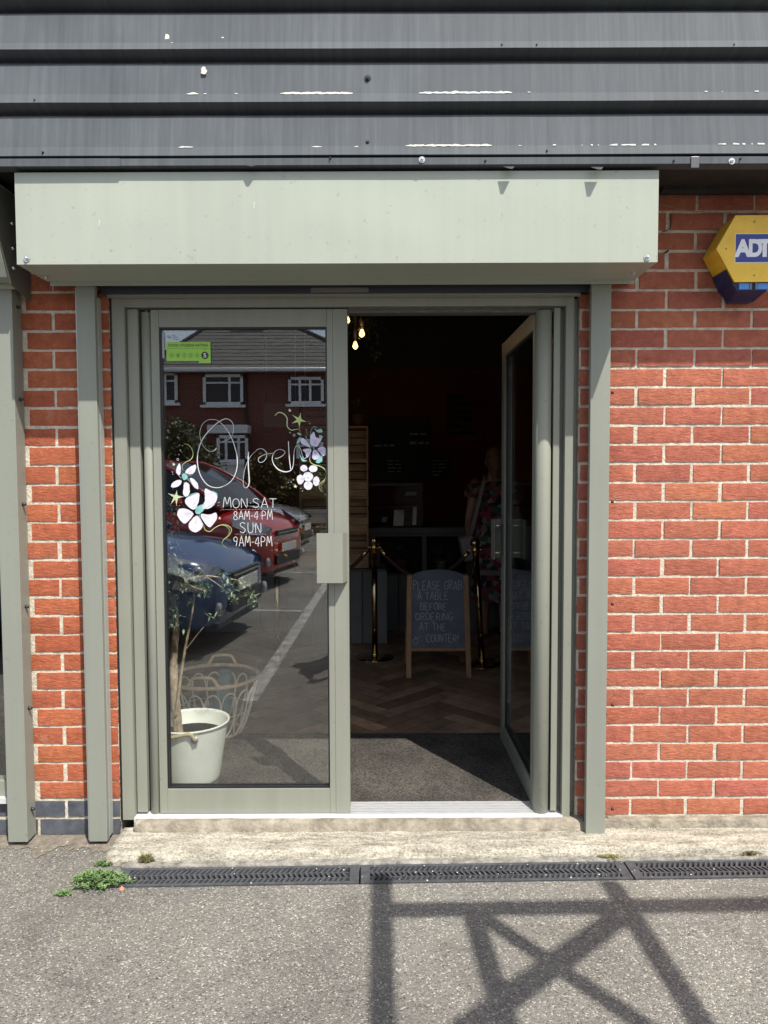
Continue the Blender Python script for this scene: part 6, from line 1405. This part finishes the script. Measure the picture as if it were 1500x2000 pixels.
def figure(name, label, base, H, arms, parts, lean=0):
    """one continuous body standing at base; arms: for each side a list shoulder->elbow->wrist->fingertip directions (world offsets)"""
    th = thing(name, label, 'person', tuple(base)); b = Vector(base); u = H / 1.70; m = MB()
    P = lambda x, y, z: b + Vector((x * u, y * u + lean * z * u, z * u))
    loft(m, [(P(0, 0, .80), .13 * u, .09 * u), (P(0, -.01, .88), .168 * u, .118 * u), (P(0, 0, 1.0), .145 * u, .10 * u), (P(0, .005, 1.08), .128 * u, .09 * u), (P(0, .005, 1.22), .155 * u, .105 * u), (P(0, 0, 1.34), .17 * u, .10 * u), (P(0, -.01, 1.40), .155 * u, .075 * u), (P(0, -.01, 1.44), .08 * u, .06 * u), (P(0, 0, 1.50), .052 * u, .055 * u), (P(0, .01, 1.56), .05 * u, .055 * u)])
    for s_ in (-1, 1):
        m.tube([P(s_ * .085, 0, .88), P(s_ * .092, .01, .66), P(s_ * .09, .02, .50), P(s_ * .09, .0, .44), P(s_ * .09, -.015, .32), P(s_ * .09, -.01, .10), P(s_ * .09, .0, .05)], [r_ * u for r_ in (.088, .074, .056, .052, .055, .036, .04)], 16)
        m.tube([P(s_ * .09, -.04, .035), P(s_ * .093, .04, .035), P(s_ * .10, .12, .028), P(s_ * .102, .18, .02)], [r_ * u for r_ in (.034, .036, .036, .02)], 12)
    hc = P(0, .015, 1.60)
    m.ball(hc, .074 * u, .092 * u, .112 * u, seg=24, rings=18); m.ball(hc + Vector((0, .012, -.055)) * u, .056 * u, .07 * u, .06 * u)
    m.tube([hc + Vector((0, .085, .02)) * u, hc + Vector((0, .108, -.015)) * u, hc + Vector((0, .098, -.028)) * u], [.009 * u, .014 * u, .012 * u], 8)
    for s_ in (-1, 1): m.ball(hc + Vector((s_ * .076, -.005, -.01)) * u, .012 * u, .022 * u, .033 * u, seg=10, rings=8)
    m.ball(hc + Vector((0, .088, -.06)) * u, .024 * u, .012 * u, .008 * u, seg=10, rings=6)
    for (sh_, el, wr_, hd_, palm) in arms:
        sh_, el, wr_ = b + Vector(sh_), b + Vector(el), b + Vector(wr_); hd_ = Vector(hd_).normalized(); palm = Vector(palm).normalized(); side = hd_.cross(palm)
        m.tube([sh_, sh_.lerp(el, .5), el, el.lerp(wr_, .3), wr_], [r_ * u for r_ in (.052, .044, .036, .038, .026)], 14)
        pc = wr_ + hd_ * .045; m.obox(pc, hd_ * .042, side * .036, palm * .012)
        for f_, (off, ln) in enumerate(((-.030, .066), (-.010, .078), (.010, .073), (.029, .058))):
            r0_ = wr_ + hd_ * .082 + side * off; a1 = r0_ + hd_ * ln * .42 + palm * .006; a2 = a1 + hd_ * ln * .25 + palm * ln * .28; a3 = a2 + hd_ * ln * .04 + palm * ln * .32; m.tube([r0_ - hd_ * .02, r0_, a1, a2, a3], [.009, .009, .0085, .008, .007], 8)
        t0 = wr_ + hd_ * .03 - side * .034; m.tube([t0, t0 - side * .022 + hd_ * .02 + palm * .012, t0 - side * .018 + hd_ * .045 + palm * .03], [.012, .0105, .008], 8)
    o = m.build('body', M_SKIN, th); remesh(o, .0065)
    for s_ in (-1, 1):
        m = MB(); m.ball(hc + Vector((s_ * .030, .083, .008)) * u, .011 * u, .008 * u, .009 * u, seg=10, rings=8); m.build('eye', M_WH, th)
    return th, P, u, hc
# customer at the counter, seen from behind
cbase = Vector((hx(966, 3.26), 3.26, FLOOR)); cu_ = 1.56 / 1.70
M_FLORAL = mat('floral_fabric', (.02, .02, .025), .8); t = M_FLORAL.node_tree; tc = nd(t, 'ShaderNodeTexCoord'); v1 = nd(t, 'ShaderNodeTexVoronoi'); v1.inputs['Scale'].default_value = 26; t.links.new(tc.outputs['Object'], v1.inputs['Vector'])
sp = nd(t, 'ShaderNodeSeparateColor'); t.links.new(v1.outputs['Color'], sp.inputs[0]); r_ = nd(t, 'ShaderNodeValToRGB'); r_.color_ramp.interpolation = 'CONSTANT'; e_ = r_.color_ramp.elements; e_[0].position = 0; e_[0].color = (.015, .018, .025, 1); e_[1].position = .28; e_[1].color = (.26, .035, .07, 1)
for p_, c_ in ((.48, (.24, .19, .19)), (.64, (.02, .12, .09)), (.78, (.20, .05, .03)), (.9, (.28, .24, .23))): q_ = e_.new(p_); q_.color = (*c_, 1)
t.links.new(sp.outputs[0], r_.inputs[0]); t.links.new(r_.outputs[0], t.nodes['Principled BSDF'].inputs['Base Color'])
S_ = lambda x, y, z: (x * cu_, y * cu_, z * cu_)
pc_, Pf, uf, hcf = figure('person', 'customer in a floral dress with a pale shoulder bag waiting at the counter', cbase, 1.56,
    [(S_(-.175, -.01, 1.37), S_(-.235, -.02, 1.08), S_(-.215, .12, .86), (0, .6, -.8), (1, 0, 0)), (S_(.175, -.01, 1.37), S_(.22, .04, 1.10), S_(.12, .26, 1.06), (-.5, .8, .1), (0, 0, -1))], None)
m = MB(); loft(m, [(Pf(0, -.005, 1.415), .125 * uf, .075 * uf), (Pf(0, 0, 1.37), .195 * uf, .10 * uf), (Pf(0, 0, 1.28), .178 * uf, .115 * uf), (Pf(0, .005, 1.15), .15 * uf, .11 * uf), (Pf(0, 0, 1.04), .155 * uf, .12 * uf), (Pf(0, -.01, .90), .185 * uf, .145 * uf), (Pf(0, 0, .72), .195 * uf, .155 * uf), (Pf(0, 0, .62), .20 * uf, .16 * uf)], 32, False)
for s_ in (-1, 1): m.tube([Pf(s_ * .14, 0, 1.40), Pf(s_ * .19, -.01, 1.34), Pf(s_ * .215, -.01, 1.26)], [.06, .066, .07], 16, cap=False)
dro = m.build('dress', M_FLORAL, pc_)
m = MB(); loft(m, [(Pf(0, 0, .618), .200 * uf, .160 * uf), (Pf(0, 0, .575), .203 * uf, .162 * uf)], 32, False); m.build('dress_band', mat('pale_lace', (.26, .23, .24), .8), dro)
m = MB(); loft(m, [(Pf(0, 0, .573), .202 * uf, .161 * uf), (Pf(0, 0, .45), .208 * uf, .166 * uf), (Pf(0, 0, .33), .214 * uf, .17 * uf)], 32, False); m.build('skirt_hem', M_FLORAL, dro)
m = MB(); m.ball(hcf + Vector((0, -.022, .02)) * uf, .088 * uf, .098 * uf, .112 * uf, seg=24, rings=16); m.tube([hcf + Vector((0, -.07, .02)), hcf + Vector((0, -.10, -.06)), hcf + Vector((.0, -.085, -.15))], [.07, .065, .035], 14)
ho = m.build('hair', M_HAIR, pc_); remesh(ho, .008, 3)
for s_ in (-1, 1):
    m = MB(); m.box(cbase.x + s_ * .09 * uf - .042, cbase.x + s_ * .09 * uf + .045, cbase.y - .07, cbase.y + .19, FLOOR + .0, FLOOR + .022); m.build('sandal', M_TRIM, pc_, bevel=.008)
m = MB(); bagc = at(913, 1070, cbase.y - .02)
bg_ = thing('shoulder_bag', 'pale leather shoulder bag hanging at the customer\'s left side', 'bag', tuple(bagc))
M_BAG = mat('pale_leather', (.34, .32, .32), .6)
m.obox(bagc, Vector((.055, .0, .012)), Vector((0, .10, 0)), Vector((-.018, 0, .10))); m.build('bag_body', M_BAG, bg_, bevel=.02)
m = MB(); pts = smooth([bagc + Vector((.01, -.02, .09)), at(922, 1035, cbase.y - .13), at(934, 985, cbase.y - .135), at(945, 940, cbase.y - .12), Pf(-.09, -.02, 1.46)], 6)
for a_, b_ in zip(pts, pts[1:]): m.bar(a_, b_, .03, .004, up=(0, 1, 0))
m.build('strap', M_BAG, bg_)

# the photographer, standing behind the viewpoint; the shadow falls on the car park the pane mirrors
pb = Vector((.02, -3.36, 0)); 
ph_, Pp_, up_, hcp = figure('person', 'photographer in a dark t-shirt and jeans holding up a phone to the shop', pb, 1.74,
    [((-.185, 0, 1.40), (-.25, .10, 1.16), (-.075, .345, 1.40), (.25, .35, .6), (.9, .1, .1)), ((.185, 0, 1.40), (.25, .10, 1.16), (.04, .345, 1.40), (-.25, .35, .6), (-.9, .1, .1))], None)
M_SHIRT = mat('dark_tshirt', (.03, .035, .05), .85, noise_amt=.2, nscale=20); M_JEAN = mat('blue_jeans', (.05, .07, .12), .85, noise_amt=.25, nscale=25)
m = MB(); loft(m, [(Pp_(0, -.005, 1.435), .10, .075), (Pp_(0, 0, 1.38), .20, .11), (Pp_(0, 0, 1.25), .185, .125), (Pp_(0, 0, 1.05), .17, .12), (Pp_(0, 0, .90), .19, .14), (Pp_(0, 0, .84), .19, .14)], 32, False)
for s_ in (-1, 1): m.tube([pb + Vector((s_ * .15, 0, 1.42)), pb + Vector((s_ * .20, .03, 1.34)), pb + Vector((s_ * .235, .07, 1.22))], [.068, .070, .068], 16, cap=False)
m.build('tshirt', M_SHIRT, ph_)
m = MB(); loft(m, [(Pp_(0, 0, .96), .165, .12), (Pp_(0, -.01, .88), .182, .13), (Pp_(0, 0, .78), .17, .115)], 28, True)
for s_ in (-1, 1): m.tube([Pp_(s_ * .085, 0, .86), Pp_(s_ * .095, .01, .66), Pp_(s_ * .095, .015, .46), Pp_(s_ * .095, -.01, .28), Pp_(s_ * .095, -.005, .07)], [.10, .088, .072, .068, .062], 18)
o = m.build('jeans', M_JEAN, ph_); remesh(o, .009, 4)
m = MB(); m.ball(hcp + Vector((0, -.012, .028)), .086, .102, .105, seg=24, rings=14); m.build('hair', M_HAIR, ph_)
for s_ in (-1, 1):
    m = MB(); x_ = pb.x + s_ * .10; m.box(x_ - .048, x_ + .048, pb.y - .09, pb.y + .22, 0, .075); m.build('shoe', M_TRIM, ph_, bevel=.025)
pn = thing('phone', 'black phone held up by the photographer', 'phone', (-.017, -2.952, 1.41)); m = MB(); m.box(-.055, .021, -2.957, -2.949, 1.335, 1.488); m.build('phone_body', M_BLK, pn, bevel=.003)
m = MB(); m.box(-.051, .017, -2.9578, -2.9572, 1.342, 1.480); m.build('screen', M_CGLASS, pn)
